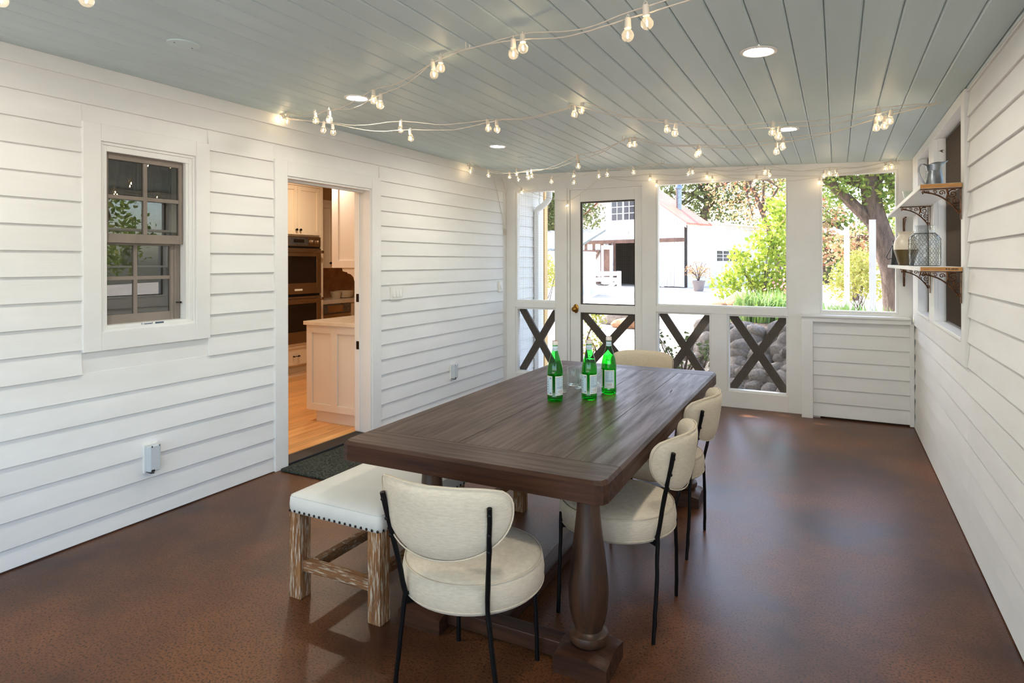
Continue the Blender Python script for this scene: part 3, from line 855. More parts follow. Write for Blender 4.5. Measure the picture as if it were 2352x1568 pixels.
tag(MB().box(-6.755, -6.285, 6.214, 7.89, 0.896, 0.952).build('countertop', M['stone'], None, bevel=0.003, loc=(-6.5, 7.0, 0.896)), 'cream stone counter with a bowl at the back of the kitchen', 'countertop')
uc = thing('upper_cabinet', (-6.55, 6.7, 1.395), 'cream upper cabinet in the recess above the back counter', 'cabinet')
MB().box(-6.75, -6.43, 6.214, 7.60, 1.395, 2.36).build('carcass', M['kpaint'], uc)
o = shaker('door', uc, -6.43, 6.225, 6.75, 1.40, 2.30, M['kpaint']); knob(o, -6.41, 6.69, 1.47, M['nail'])
shaker('door', uc, -6.43, 6.76, 7.29, 1.40, 2.30, M['kpaint'])

wc = thing('wall_cabinet', (-4.9, 5.8, 1.413), 'white wall cabinet end panel with scroll corbel, at the right of the kitchen doorway', 'cabinet')
MB().box(-5.236, -4.70, 5.525, 6.4, 1.413, 2.60).build('carcass', M['kpaint2'], wc, bevel=0.002)


def endpanel(name, parent, y, x0, x1, z0, z1, mat, cols, top, bot, th=0.02):
    """shaker end panel facing -Y; cols = stile spans"""
    m = MB()
    for a, b in cols: m.box(a, b, y, y + th, z0, z1)
    for i in range(len(cols) - 1):
        a, b = cols[i][1], cols[i + 1][0]
        m.box(a, b, y, y + th, top, z1); m.box(a, b, y, y + th, z0, bot); m.box(a, b, y + th * 0.6, y + th, bot, top)
    return m.build(name, mat, parent, bevel=0.002)


endpanel('end_panel', wc, 5.50, -5.236, -4.70, 1.413, 2.60, M['kpaint2'], [(-5.236, -5.14), (-4.74, -4.70)], 2.52, 1.50)
# scroll-cut corbel below it
out = [(-5.11, 1.41)]
for k in range(13):
    t_ = k / 12.0; a_ = t_ * pi / 2
    out.append((-5.10 + 0.235 * sin(a_) * 1.0 + 0.012 * sin(t_ * 19), 1.375 - 0.26 * (1 - cos(a_)) - 0.008 * (k % 2)))
out += [(-4.862, 1.10), (-4.862, 1.41)]
m = MB().prism(out, lambda u, v, ww: (u, ww, v), 5.53, 5.60)
m.build('corbel', M['kpaint2'], wc, bevel=0.003)

il = thing('kitchen_island', (-4.0, 5.2, 0.03), 'pale panelled kitchen peninsula base, its end facing the doorway', 'cabinet')
MB().box(-4.302, -3.70, 4.215, 6.3, 0.138, 0.908).build('body', M['kpaint3'], il)
MB().box(-4.222, -3.70, 4.232, 6.3, 0.03, 0.14).build('toe_kick', M['kpaint3'], il)
endpanel('end_panel', il, 4.192, -4.302, -3.70, 0.138, 0.908, M['kpaint3'], [(-4.302, -4.236), (-4.010, -3.934), (-3.715, -3.70)], 0.838, 0.200, th=0.024)
tag(MB().box(-4.322, -3.695, 4.172, 6.3, 0.908, 0.942).build('countertop', M['stone'], None, bevel=0.003, loc=(-4.0, 5.2, 0.908)), 'cream stone slab on top of the kitchen peninsula', 'countertop')
bw_ = thing('mixing_bowl', (-6.52, 7.10, 0.952), 'wide beige stoneware bowl on the back kitchen counter', 'bowl')
MB().lathe([(0.075, 0), (0.115, 0.012), (0.135, 0.05), (0.140, 0.105), (0.134, 0.105), (0.125, 0.05), (0.05, 0.014)], c=(-6.52, 7.10, 0.952), seg=28).build('bowl_body', M['bowl'], bw_, smooth=True)
m = MB().lathe([(0.06, 0), (0.085, 0.10), (0.08, 0.10), (0.055, 0.01)], c=(-6.50, 6.91, 0.952), seg=20)
tag(m.build('utensil_crock', M['bowl'], None, smooth=True, loc=(-6.50, 6.91, 0.952)), 'small tan crock left of the bowl on the back kitchen counter', 'crock')
m = MB(); m.obox(Matrix.Translation((-6.66, 6.37, 1.06)) @ Matrix.Rotation(radians(-14), 4, 'Y'), 0.01, 0.07, 0.105)
fr = m.build('picture_frame', M['rawwood'], None, loc=(-6.66, 6.37, 0.955), bevel=0.003)
tag(fr, 'small wooden frame leaning on the backsplash beside the oven cabinet', 'frame')
m = MB(); m.obox(Matrix.Translation((-6.647, 6.37, 1.06)) @ Matrix.Rotation(radians(-14), 4, 'Y'), 0.002, 0.05, 0.085)
m.build('picture', M['picture'], fr)
for x, y in ((-4.75, 3.75), (-5.3, 5.4)):  # lamps added out of sight to brighten the kitchen
    t_ = thing('recessed_light', (x, y, 2.65), 'added fill lamp in the kitchen ceiling, out of sight behind the doorway', 'ceiling light', 'added kitchen fill lamps')
    MB().lathe([(0.0005, 0), (0.09, 0)], c=(x, y, 2.645), seg=24, capt=False).build('diffuser', emi('added_kitchen_fill', (1.0, 0.86, 0.68), KITCHEN_FILL), t_)

# ------------------------------------------------------------------ things on the left wall
def outlet(y0, y1, z0, z1, lab):
    t_ = thing('outlet_cover', (XL, (y0 + y1) / 2, z0), lab, 'outlet')
    MB().box(XL + 0.002, XL + 0.022, y0, y1, z0, z1).build('base_plate', M['plastic'], t_, bevel=0.004)
    ym = (y0 + y1) / 2; hw = (y1 - y0) / 2 - 0.006
    prof = [(-hw, 0.02), (-hw, 0.052), (-hw + 0.010, 0.062), (hw - 0.012, 0.066), (hw, 0.055), (hw, 0.02)]
    MB().prism([(ym + a_, d) for a_, d in prof], lambda u, v, ww: (XL + v, u, ww), z0 + 0.012, z1 - 0.008).build('bubble_cover', M['clearcover'], t_, bevel=0.006, seg=3)
    m = MB(); m.tube([(XL + 0.03, ym - hw + 0.005, z0 + 0.012), (XL + 0.058, ym - hw + 0.012, z0 + 0.006), (XL + 0.06, ym - hw + 0.03, z0 + 0.004)], 0.0035, 8)
    m.box(XL + 0.05, XL + 0.0665, ym - hw + 0.012, ym - hw + 0.03, z0 + 0.012, z0 + 0.024)
    m.build('latch', M['dark'], t_)
    for dy in (-0.02, 0.022): MB().box(XL + 0.058, XL + 0.0668, ym + dy - 0.002, ym + dy + 0.002, z1 - 0.016, z1 - 0.0085).build('hinge_pin', M['dark'], t_)


outlet(2.188, 2.272, 0.268, 0.436, 'weatherproof outlet with clear bubble cover, low on the wall under the sash window')
outlet(5.376, 5.462, 0.272, 0.434, 'weatherproof outlet with bubble cover, low on the wall beyond the kitchen doorway')
sw = thing('light_switch', (XL, 4.504, 1.14), 'white three gang light switch plate right of the kitchen doorway', 'switch')
MB().box(XL, XL + 0.022, 4.418, 4.590, 1.138, 1.258).build('wall_plate', M['plastic'], sw, bevel=0.004)
for k in range(3):
    y = 4.458 + k * 0.046
    m = MB(); m.prism([(XL + 0.02, 1.165), (XL + 0.029, 1.165), (XL + 0.0225, 1.232), (XL + 0.02, 1.232)], lambda u, v, ww: (u, ww, v), y - 0.016, y + 0.016)
    m.build('rocker', M['plastic'], sw, bevel=0.001)
sb = thing('light_switch', (XL, 6.45, 1.13), 'small white switch box in the far corner of the left wall', 'switch')
MB().box(XL, XL + 0.03, 6.405, 6.50, 1.128, 1.25).build('wall_plate', M['plastic'], sb, bevel=0.004)
MB().prism([(XL + 0.028, 1.16), (XL + 0.039, 1.16), (XL + 0.031, 1.222), (XL + 0.028, 1.222)], lambda u, v, ww: (u, ww, v), 6.435, 6.47).build('rocker', M['plastic'], sb, bevel=0.001)

# ------------------------------------------------------------------ dining table
tb = thing('dining_table', (-1.21, 3.03, 0), 'long dark brown trestle dining table with turned legs, bottles standing on it', 'table')
TX0, TX1, TY0, TY1, TZ0, TZ1 = -1.768, -0.672, 1.892, 4.172, 0.690, 0.765


def slab(name, x0, x1, y0, y1, corners, mat, dz=0.0):
    ch = 0.035
    p = []
    for (x, y, c_) in ((x0, y0, 'sw'), (x1, y0, 'se'), (x1, y1, 'ne'), (x0, y1, 'nw')):
        if c_ in corners:
            sx = 1 if 'w' in c_ else -1; sy = 1 if 's' in c_ else -1
            a_ = (x + sx * ch, y); b_ = (x, y + sy * ch)
            mid = (x + sx * ch * 0.28, y + sy * ch * 0.28)
            p += [b_, mid, a_] if c_ in ('sw', 'ne') else [a_, mid, b_]
        else: p.append((x, y))
    # lower edge undercut a little, upper edge eased
    m = MB(); n = len(p); cx = sum(q[0] for q in p) / n; cy2 = sum(q[1] for q in p) / n
    rows = [(0.000, TZ0), (0.0, TZ1 - 0.012 + dz), (0.010, TZ1 + dz)]
    vs = []
    for ins, z in rows:
        for x, y in p:
            ox = ins if (abs(x - TX0) < 0.05) else (-ins if abs(x - TX1) < 0.05 else 0)
            oy = ins if (abs(y - TY0) < 0.05) else (-ins if abs(y - TY1) < 0.05 else 0)
            vs.append((x + ox, y + oy, z))
    fs = [tuple(range(n))[::-1], tuple(range(2 * n, 3 * n))]
    for r_ in range(2): fs += [(r_ * n + i, r_ * n + (i + 1) % n, (r_ + 1) * n + (i + 1) % n, (r_ + 1) * n + i) for i in range(n)]
    m.add(vs, fs)
    return m.build(name, mat, tb, bevel=0.0012, seg=1)


slab('breadboard_end', TX0, TX1, TY0, 2.074, ('sw', 'se'), M['table_x'])
slab('breadboard_end', TX0, TX1, 4.012, TY1, ('nw', 'ne'), M['table_x'])
xs = [TX0, -1.560, -1.335, -1.115, -0.885, TX1]
for i in range(5):
    slab('tabletop_plank', xs[i] + (0.0004 if i else 0), xs[i + 1] - (0.0004 if i < 4 else 0), 2.0748, 4.0112, (), M['table'], dz=(-0.0004, 0.0002, -0.0002, 0.0003, -0.0003)[i])
# long scars and knots gouged into the top (shallow dark slivers lying in the grain)
for x, y, L_, a_, wd_ in ((-1.33, 2.28, 0.16, 12, 0.006), (-0.885, 2.62, 0.14, -3, 0.007), (-0.80, 3.42, 0.13, -4, 0.010), (-1.42, 2.78, 0.13, 5, 0.005), (-1.60, 2.60, 0.22, 1, 0.004), (-0.95, 3.30, 0.08, 6, 0.006), (-1.02, 3.02, 0.10, -2, 0.003)):
    d = Vector((sin(radians(a_)), cos(radians(a_)), 0)); n_ = Vector((d.y, -d.x, 0)); c_ = Vector((x, y, TZ1 + 0.0005))
    MB().add([c_ - d * L_ / 2, c_ + n_ * wd_ / 2 - d * L_ * 0.1, c_ + d * L_ / 2, c_ - n_ * wd_ / 2 + d * L_ * 0.12], [(0, 1, 2, 3)]).build('grain_scar', M['dark'], tb)

LEGP = [(0.050, 0.690), (0.058, 0.682), (0.059, 0.665), (0.055, 0.652), (0.044, 0.642), (0.041, 0.625), (0.0415, 0.59), (0.045, 0.54), (0.053, 0.47), (0.064, 0.39), (0.072, 0.31), (0.0735, 0.26), (0.070, 0.21), (0.062, 0.17), (0.053, 0.145), (0.051, 0.138), (0.056, 0.132), (0.070, 0.126), (0.0735, 0.112), (0.070, 0.098), (0.066, 0.092)]
legm = MB().lathe(LEGP[::-1], seg=36).mesh('leg', M['table_z'], smooth=30)


def base_block(cx, cy_):
    m = MB(); h = 0.100; n = 8; vs = []
    for (hh, zz) in ((h, 0.0), (h, 0.05)):
        vs += [(cx - hh, cy_ - hh, zz), (cx + hh, cy_ - hh, zz), (cx + hh, cy_ + hh, zz), (cx - hh, cy_ + hh, zz)]
    m.add(vs, [(3, 2, 1, 0)] + [(i, (i + 1) % 4, 4 + (i + 1) % 4, 4 + i) for i in range(4)])
    # hollowed top rising to the turned ring, corners left lower
    g = []
    for i in range(n + 1):
        for j in range(n + 1):
            u = -1 + 2 * i / n; v = -1 + 2 * j / n
            e = max(abs(u), abs(v)); rr = sqrt(u * u + v * v)
            z = 0.066 + 0.030 * max(0.0, 1 - (e if e < 1 else 1)) ** 0.55 + 0.010 * (1 - min(1, abs(abs(u) - abs(v)) * 1.2)) * (-1 if e > 0.8 else 0) + (0.012 * (1 - min(abs(u), abs(v))) if e > 0.99 else 0)
            g.append((cx + u * h, cy_ + v * h, z))
    m.add(g, [(i * (n + 1) + j, (i + 1) * (n + 1) + j, (i + 1) * (n + 1) + j + 1, i * (n + 1) + j + 1) for i in range(n) for j in range(n)])
    # close the wavy rim
    rim = [(i, 0) for i in range(n + 1)], [(n, j) for j in range(n + 1)], [(n - i, n) for i in range(n + 1)], [(0, n - j) for j in range(n + 1)]
    for side in rim:
        pts = [g[i * (n + 1) + j] for i, j in side]
        m.add([(x, y, 0.05) for x, y, z in pts] + pts, [(k, k + 1, n + 1 + k + 1, n + 1 + k) for k in range(n)])
    return m.build('base_block', M['table_x'], tb, smooth=35)


for lx in (-1.507, -0.822):
    for ly in (2.150, 3.900):
        inst('leg', legm, tb, (lx + 1.21, ly - 3.03, 0))
        base_block(lx, ly)
for ly in (2.150, 3.900):
    MB().box(-1.409, -0.920, ly - 0.035, ly + 0.035, 0.012, 0.072).build('cross_stretcher', M['table_x'], tb, bevel=0.004)
    MB().box(-1.60, -0.73, ly - 0.04, ly + 0.04, 0.640, 0.690).build('top_bearer', M['table_x'], tb, bevel=0.003)
MB().box(-1.240, -1.170, 2.186, 3.864, 0.012, 0.072).build('long_stretcher', M['table'], tb, bevel=0.004)
MB().box(-1.24, -1.18, 2.19, 3.86, 0.60, 0.690).build('apron_rail', M['table'], tb, bevel=0.003)

tb.rotation_euler.z = radians(0.8)

# ------------------------------------------------------------------ chairs
def make_chair(label):
    """round-seated chair, built at the origin facing +Y"""
    root = thing('dining_chair', (0, 0, 0), label, 'chair', 'linen dining chairs round the table')
    r = 0.243
    m = MB().lathe([(r - 0.03, 0.365), (r - 0.008, 0.367), (r - 0.001, 0.374), (r + 0.003, 0.400), (r + 0.004, 0.420), (r, 0.448), (r - 0.008, 0.462), (r - 0.022, 0.472), (r - 0.07, 0.480), (r - 0.15, 0.485), (0.001, 0.487)], seg=56, capt=False)
    seat = m.build('seat', M['linen'], root, smooth=80, local=True)
    m = MB()
    for rr, zz in ((r - 0.005, 0.463), (r + 0.0015, 0.381)):
        m.tube([(rr * cos(2 * pi * k / 64), rr * sin(2 * pi * k / 64), zz) for k in range(65)], 0.0022, 6, caps=False)
    m.build('piping', M['linen'], seat, smooth=True, local=True)
    # back pad, bent round the sitter
    RC, half, z0, H_ = 0.30, 0.262, 0.560, 0.252
    out = []
    nh = 22
    for i in range(nh + 1):
        h = 0.5 - 0.5 * cos(pi * i / nh)
        if h < 0.66: wdt = (1 - (1 - h / 0.66) ** 2.15) ** (1 / 2.05)
        else: wdt = (1 - ((h - 0.66) / 0.34) ** 2.7) ** (1 / 2.7)
        out.append((wdt, h))
    ol = [(wv * half, h) for wv, h in out] + [(-wv * half, h) for wv, h in out[::-1][1:-1]]
    # slight dip in the middle of the top edge
    ol = [(u, h - (0.05 * cos(u / half * pi / 2) if h > 0.9 else 0)) for u, h in ol]

    def pos(u, h, t):
        th = u / RC
        n = Vector((sin(th), -cos(th), 0))
        c = Vector((0, -0.287 + RC - 0.035 * h, z0 + H_ * h))
        return c + n * (RC + t)
    n = len(ol); K = 7; vs = []; fs = []
    for side in (1, -1):
        for k in range(K + 1):
            s = k / K
            tt = 0.021 * side * (1 - s ** 3.2) ** 0.5
            for u, h in ol:
                vs.append(pos(u * s, 0.55 + (h - 0.55) * s, tt))
    for b_, flip in ((0, False), ((K + 1) * n, True)):
        for k in range(K):
            for i in range(n):
                q = (b_ + k * n + i, b_ + k * n + (i + 1) % n, b_ + (k + 1) * n + (i + 1) % n, b_ + (k + 1) * n + i)
                fs.append(q[::-1] if flip else q)
    back = MB().add(vs, fs).build('backrest', M['linen'], root, smooth=80, local=True)
    MB().tube([pos(u * 0.985, 0.55 + (h - 0.55) * 0.985, 0.0085) for u, h in ol + ol[:1]], 0.0024, 6, caps=False).build('piping', M['linen'], back, smooth=True, local=True)
    # hammered iron legs: the rear pair runs on up behind the pad
    rl = random.Random(3)

    def rod(path, r0):
        P = []
        for a_, b_ in zip(path[:-1], path[1:]):
            a_ = Vector(a_); b_ = Vector(b_); k = max(2, int((b_ - a_).length / 0.035))
            for i in range(k): P.append(a_ + (b_ - a_) * i / k + Vector((rl.uniform(-1, 1), rl.uniform(-1, 1), 0)) * 0.0010)
        P.append(Vector(path[-1]))
        return MB().tube(P, [r0 * rl.uniform(0.9, 1.1) for _ in P], 8)
    for s in (-1, 1):
        m = rod([(s * 0.197, -0.207, 0.0), (s * 0.168, -0.214, 0.22), (s * 0.147, -0.212, 0.395), (s * 0.160, -0.236, 0.52), (s * 0.176, -0.262, 0.64), (s * 0.186, -0.284, 0.742)], 0.0082)
        m.add([(s * 0.147, -0.208, 0.40), (s * 0.147, -0.208, 0.355), (s * 0.118, -0.165, 0.372), (s * 0.118, -0.165, 0.364)], [(0, 1, 3, 2)])
        m.bar((s * 0.149, -0.21, 0.366), (s * 0.10, -0.14, 0.366), 0.006, 0.022)
        lg = m.build('leg', M['iron'], root, smooth=True, local=True)
        b2 = MB()
        for z_, x_, y_ in ((0.72, 0.184, -0.279), (0.655, 0.178, -0.266), (0.598, 0.171, -0.254)):
            b2.lathe([(0.006, 0), (0.0055, 0.003), (0.001, 0.005)], seg=8, M=Matrix.Translation((s * x_ * 1.005, y_ - 0.007, z_)) @ Matrix.Rotation(pi / 2, 4, 'X'))
        b2.build('bolt', M['iron'], lg, local=True)
        m = rod([(s * 0.163, 0.205, 0.0), (s * 0.158, 0.198, 0.22), (s * 0.152, 0.196, 0.42)], 0.0082)
        m.bar((s * 0.152, 0.197, 0.366), (s * 0.10, 0.13, 0.366), 0.006, 0.022)
        m.bar((s * 0.152, 0.195, 0.400), (s * 0.135, 0.172, 0.372), 0.006, 0.020)
        m.build('leg', M['iron'], root, smooth=True, local=True)
    m = MB().tube([(0.205 * cos(2 * pi * k / 40), 0.205 * sin(2 * pi * k / 40), 0.362) for k in range(41)], 0.006, 6, caps=False)
    m.build('seat_ring', M['iron'], root, smooth=True, local=True)
    return root


ch = make_chair('cream linen chair at the near end of the table, its back to the camera')
ch.location = (-1.128, 1.872, 0); ch.rotation_euler.z = radians(5.8)
for (x, y, rz, lab) in ((-0.838, 2.580, 90, 'cream linen chair on the right of the table, next to the front turned leg'),
                        (-0.862, 3.340, 87.8, 'cream linen chair on the right of the table, partly hidden behind another chair'),
                        (-1.29, 4.36, 181, 'cream linen chair at the far end of the table, only its back top showing')):
    c = copy_tree(ch); c.location = (x, y, 0); c.rotation_euler.z = radians(rz); c['label'] = lab

# ------------------------------------------------------------------ bench
bn = thing('bench', (-1.89, 2.65, 0), 'off white upholstered bench with dark nailheads and limewashed legs, left of the table', 'bench')
BX0, BX1, BY0, BY1 = -2.150, -1.636, 1.985, 3.35
m = MB()
g = []
N1, N2 = 10, 20
hx, hy = (BX1 - BX0) / 2, (BY1 - BY0) / 2; cx, cy_ = (BX0 + BX1) / 2, (BY0 + BY1) / 2
rows = [(0.004, 0.374), (0.0, 0.380), (-0.002, 0.41), (0.0, 0.438), (0.006, 0.446), (0.010, 0.450), (0.030, 0.460)]
vs = []; per = rrect(BX0, BX1, BY0, BY1, 0.022, 4); n = len(per)
for ins, z in rows:
    for x, y in per: vs.append((cx + (x - cx) * (1 - ins / hx), cy_ + (y - cy_) * (1 - ins / hy), z))
for ins, z in ((0.08, 0.466), (0.16, 0.469)):
    for x, y in per: vs.append((cx + (x - cx) * (1 - ins / hx), cy_ + (y - cy_) * (1 - ins / hy), z))
nr = len(rows) + 2
fs = [tuple(range(n))[::-1], tuple(range((nr - 1) * n, nr * n))] + [(r_ * n + i, r_ * n + (i + 1) % n, (r_ + 1) * n + (i + 1) % n, (r_ + 1) * n + i) for r_ in range(nr - 1) for i in range(n)]
seat = m.add(vs, fs).build('seat_cushion', M['leather'], bn, smooth=60)
MB().tube([(cx + (x - cx) * (1 - 0.004 / hx), cy_ + (y - cy_) * (1 - 0.004 / hy), 0.4455) for x, y in per + per[:1]], 0.0026, 6, caps=False).build('piping', M['leather'], seat, smooth=True)
nm = MB().lathe([(0.0062, 0.0), (0.0056, 0.0022), (0.0036, 0.0038), (0.0005, 0.0044)], seg=8, capt=False).mesh('nailhead', M['nail'], smooth=80)
for k in range(18):
    inst('nailhead', nm, bn, (BX0 + 0.012 + k * (BX1 - BX0 - 0.024) / 17 + 1.89, BY0 - 2.65 - 0.0005, 0.3835), (pi / 2, 0, 0))
for k in range(44):
    y = BY0 + 0.02 + k * (BY1 - BY0 - 0.04) / 43 - 2.65
    inst('nailhead', nm, bn, (BX1 + 1.89 + 0.0005, y, 0.3835), (0, pi / 2, 0))
    inst('nailhead', nm, bn, (BX0 + 1.89 - 0.0005, y, 0.3835), (0, -pi / 2, 0))
for lx in (BX0 + 0.036, BX1 - 0.036):
    for ly in (BY0 + 0.036, BY1 - 0.036):
        m = MB().box(lx - 0.032, lx + 0.032, ly - 0.032, ly + 0.032, 0.0, 0.376)
        s = 1 if lx > cx else -1
        m.box(lx + s * 0.032, lx + s * 0.0345, ly - 0.024, ly - 0.008, 0.0, 0.376); m.box(lx + s * 0.032, lx + s * 0.0345, ly + 0.004, ly + 0.022, 0.0, 0.376)
        m.build('leg', M['washed'], bn, bevel=0.003)
for ly in (BY0 + 0.036, BY1 - 0.036):
    MB().box(BX0 + 0.066, BX1 - 0.066, ly - 0.016, ly + 0.018, 0.118, 0.168).build('cross_stretcher', pm('limewashed_oak_x', lin(142, 99, 60), lin(104, 70, 44), rough=0.7, scale=4, stretch=(0.8, 9, 9), detail=5, c3=lin(196, 180, 156), s3=16, lo3=0.52, hi3=0.68, bump=0.6, bscale=22, bstretch=(0.7, 10, 10), bdist=0.002, spec=0.25), bn, bevel=0.003)
for lx in (BX0 + 0.105, BX1 - 0.105):
    MB().box(lx - 0.017, lx + 0.017, BY0 + 0.054, BY1 - 0.054, 0.122, 0.166).build('side_stretcher', M['washed_d'], bn, bevel=0.003)

# ------------------------------------------------------------------ bottles and tumblers on the table
def arc_patch(m, r, a0, a1, z0, z1, mi=0, n=8):
    vs = []
    for i in range(n + 1):
        a_ = radians(a0 + (a1 - a0) * i / n)
        vs += [(r * cos(a_), r * sin(a_), z0), (r * cos(a_), r * sin(a_), z1)]
    m.add(vs, [(2 * i, 2 * i + 2, 2 * i + 3, 2 * i + 1) for i in range(n)], mi)


def make_bottle(label):
    t_ = thing('water_bottle', (0, 0, 0), label, 'bottle', 'green water bottles on the table')
    prof = [(0.001, 0.004), (0.026, 0.003), (0.035, 0.0), (0.0385, 0.003), (0.0400, 0.010), (0.0402, 0.028), (0.0392, 0.031), (0.0392, 0.131), (0.0402, 0.134), (0.0402, 0.142), (0.0392, 0.160), (0.0365, 0.178), (0.0325, 0.196), (0.0270, 0.216), (0.0215, 0.232), (0.0170, 0.247), (0.0150, 0.256), (0.0138, 0.270), (0.0140, 0.284), (0.0140, 0.296)]
    MB().lathe(prof, seg=32, capb=False, capt=False).build('glass', M['bottle'], t_, smooth=60, local=True)
    lq = [(0.001, 0.006), (0.034, 0.006), (0.0375, 0.012), (0.0377, 0.14), (0.0370, 0.160), (0.0340, 0.178), (0.0305, 0.194), (0.027, 0.206), (0.001, 0.206)]
    MB().lathe(lq, seg=28, capb=False, capt=False).build('water', M['bottle_in'], t_, smooth=60, local=True)
    for k, (c_, ) in enumerate(((43,), (-62,))):
        m = MB(); a0, a1 = c_ - 41, c_ + 41
        arc_patch(m, 0.03955, a0, a1, 0.033, 0.129, 1)
        arc_patch(m, 0.03975, a0 + 5, a1 - 5, 0.038, 0.124, 2)
        arc_patch(m, 0.03990, a0 + 6.5, a1 - 6.5, 0.0395, 0.1225, 0)
        if k == 0:  # contents table, small print and a bar code
            for j, (z, wd_) in enumerate(((0.118, 26), (0.1125, 30), (0.107, 22), (0.1015, 27), (0.0965, 24), (0.0915, 28), (0.0865, 20), (0.0815, 27))):
                arc_patch(m, 0.0400, c_ - 31, c_ - 31 + wd_ * 1.0, z - 0.0008, z + 0.0008, 3)
                arc_patch(m, 0.0400, c_ + 12, c_ + 16 + (j % 3) * 4, z - 0.0008, z + 0.0008, 3)
            arc_patch(m, 0.0400, c_ - 31, c_ + 30, 0.0735, 0.0752, 2); arc_patch(m, 0.0400, c_ - 31, c_ + 28, 0.0690, 0.0705, 3); arc_patch(m, 0.0400, c_ - 31, c_ + 18, 0.0655, 0.0668, 3)
            arc_patch(m, 0.0400, c_ - 24, c_ + 26, 0.041, 0.062, 1)
            a_ = c_ - 22
            for wb, gp in ((2.2, 2), (1, 2.2), (3, 1.6), (1.2, 3), (2.6, 1.6), (1.2, 2.4), (1.2, 1.6), (3, 2.4), (1.4, 2), (2.2, 2), (1, 2)):
                arc_patch(m, 0.0401, a_, a_ + wb, 0.044, 0.060, 3, 2); a_ += wb + gp
        else:       # front label: dark frame, corner flourishes, a band down the middle
            for z in (0.046, 0.116): arc_patch(m, 0.0400, c_ - 30, c_ + 30, z - 0.0007, z + 0.0007, 3)
            arc_patch(m, 0.0400, c_ - 10, c_ + 10, 0.050, 0.112, 3)
            arc_patch(m, 0.0401, c_ - 8, c_ + 8, 0.052, 0.110, 0)
            for z in (0.06, 0.072, 0.084, 0.096): arc_patch(m, 0.0402, c_ - 5, c_ + 5, z, z + 0.004, 2)
            for sa in (-1, 1):
                for z in (0.043, 0.118): arc_patch(m, 0.0402, c_ + sa * 29 - 3, c_ + sa * 29 + 3, z - 0.003, z + 0.003, 2, 2)
        m.build('label', [M['label'], M['label_edge'], M['ink'], M['ink2']], t_, smooth=60, local=True)
    m = MB().lathe([(0.0153, 0.2535), (0.0143, 0.2680), (0.0143, 0.2785)], seg=24, capb=False, capt=False)
    o = m.build('neck_label', M['label'], t_, smooth=60, local=True)
    MB().lathe([(0.0158, 0.2635), (0.0145, 0.2655)], seg=24, capb=False, capt=False).build('neck_print', M['ink2'], o, local=True)
    MB().lathe([(0.0150, 0.2835), (0.0158, 0.2855), (0.0158, 0.2905), (0.0152, 0.2925), (0.0150, 0.302), (0.0142, 0.304)], seg=28, capt=False).build('cap', M['cap'], t_, smooth=30, local=True)
    MB().lathe([(0.0142, 0.3040), (0.0125, 0.3052), (0.0005, 0.3054)], seg=24, capb=False, capt=False).build('cap_top', M['capred'], t_, local=True)
    return t_


BL = ((-1.279, 2.930, 0, 'green glass water bottle at the left of the three, nearest the camera'),
      (-1.137, 3.046, 2, 'green glass water bottle standing between the other two'),
      (-1.093, 3.228, -38, 'green water bottle at the right, farthest of the three, printed label facing us'))
b0 = make_bottle(BL[0][3])
for k, (x, y, tw, lab) in enumerate(BL):
    b = b0 if k == 0 else copy_tree(b0)
    b.location = (x, y, TZ1 + 0.0006); b.rotation_euler.z = math.atan2(-y, -x) + radians(tw); b['label'] = lab
GL = ((-1.335, 3.140, 'clear tumbler half hidden by the leftmost green bottle'), (-1.340, 3.338, 'clear tumbler standing farthest back between the left and middle bottles'),
      (-1.267, 3.268, 'clear tumbler just left of the middle green bottle'), (-1.232, 3.392, 'clear tumbler behind the middle and right green bottles'))
g0 = None
for k, (x, y, lab) in enumerate(GL):
    if k == 0:
        g0 = MB().lathe([(0.001, 0.002), (0.030, 0.0), (0.0345, 0.004), (0.036, 0.014), (0.0375, 0.104), (0.0366, 0.1055), (0.0355, 0.104), (0.0335, 0.016), (0.030, 0.011), (0.001, 0.010)], seg=32, capb=False, capt=False).build('tumbler', M['tumbler'], None, smooth=60, local=True)
        o = g0
    else:
        o = g0.copy(); COL.objects.link(o)
    o.location = (x, y, TZ1 + 0.0006)
    tag(o, lab, 'glass', 'tumblers on the table')

# ------------------------------------------------------------------ shelves on the right wall
def scroll(m, cx, cz, r0, turns, a0, sgn, f, rr):
    p = []
    n = int(26 * turns)
    for i in range(n + 1):
        t_ = i / n
        a_ = a0 + sgn * 2 * pi * turns * t_
        r_ = r0 * (1 - 0.86 * t_)
        p.append(f(cx + r_ * cos(a_), cz + r_ * sin(a_)))
    m.tube(p, [rr * (1 - 0.35 * i / n) for i in range(n + 1)], 6)


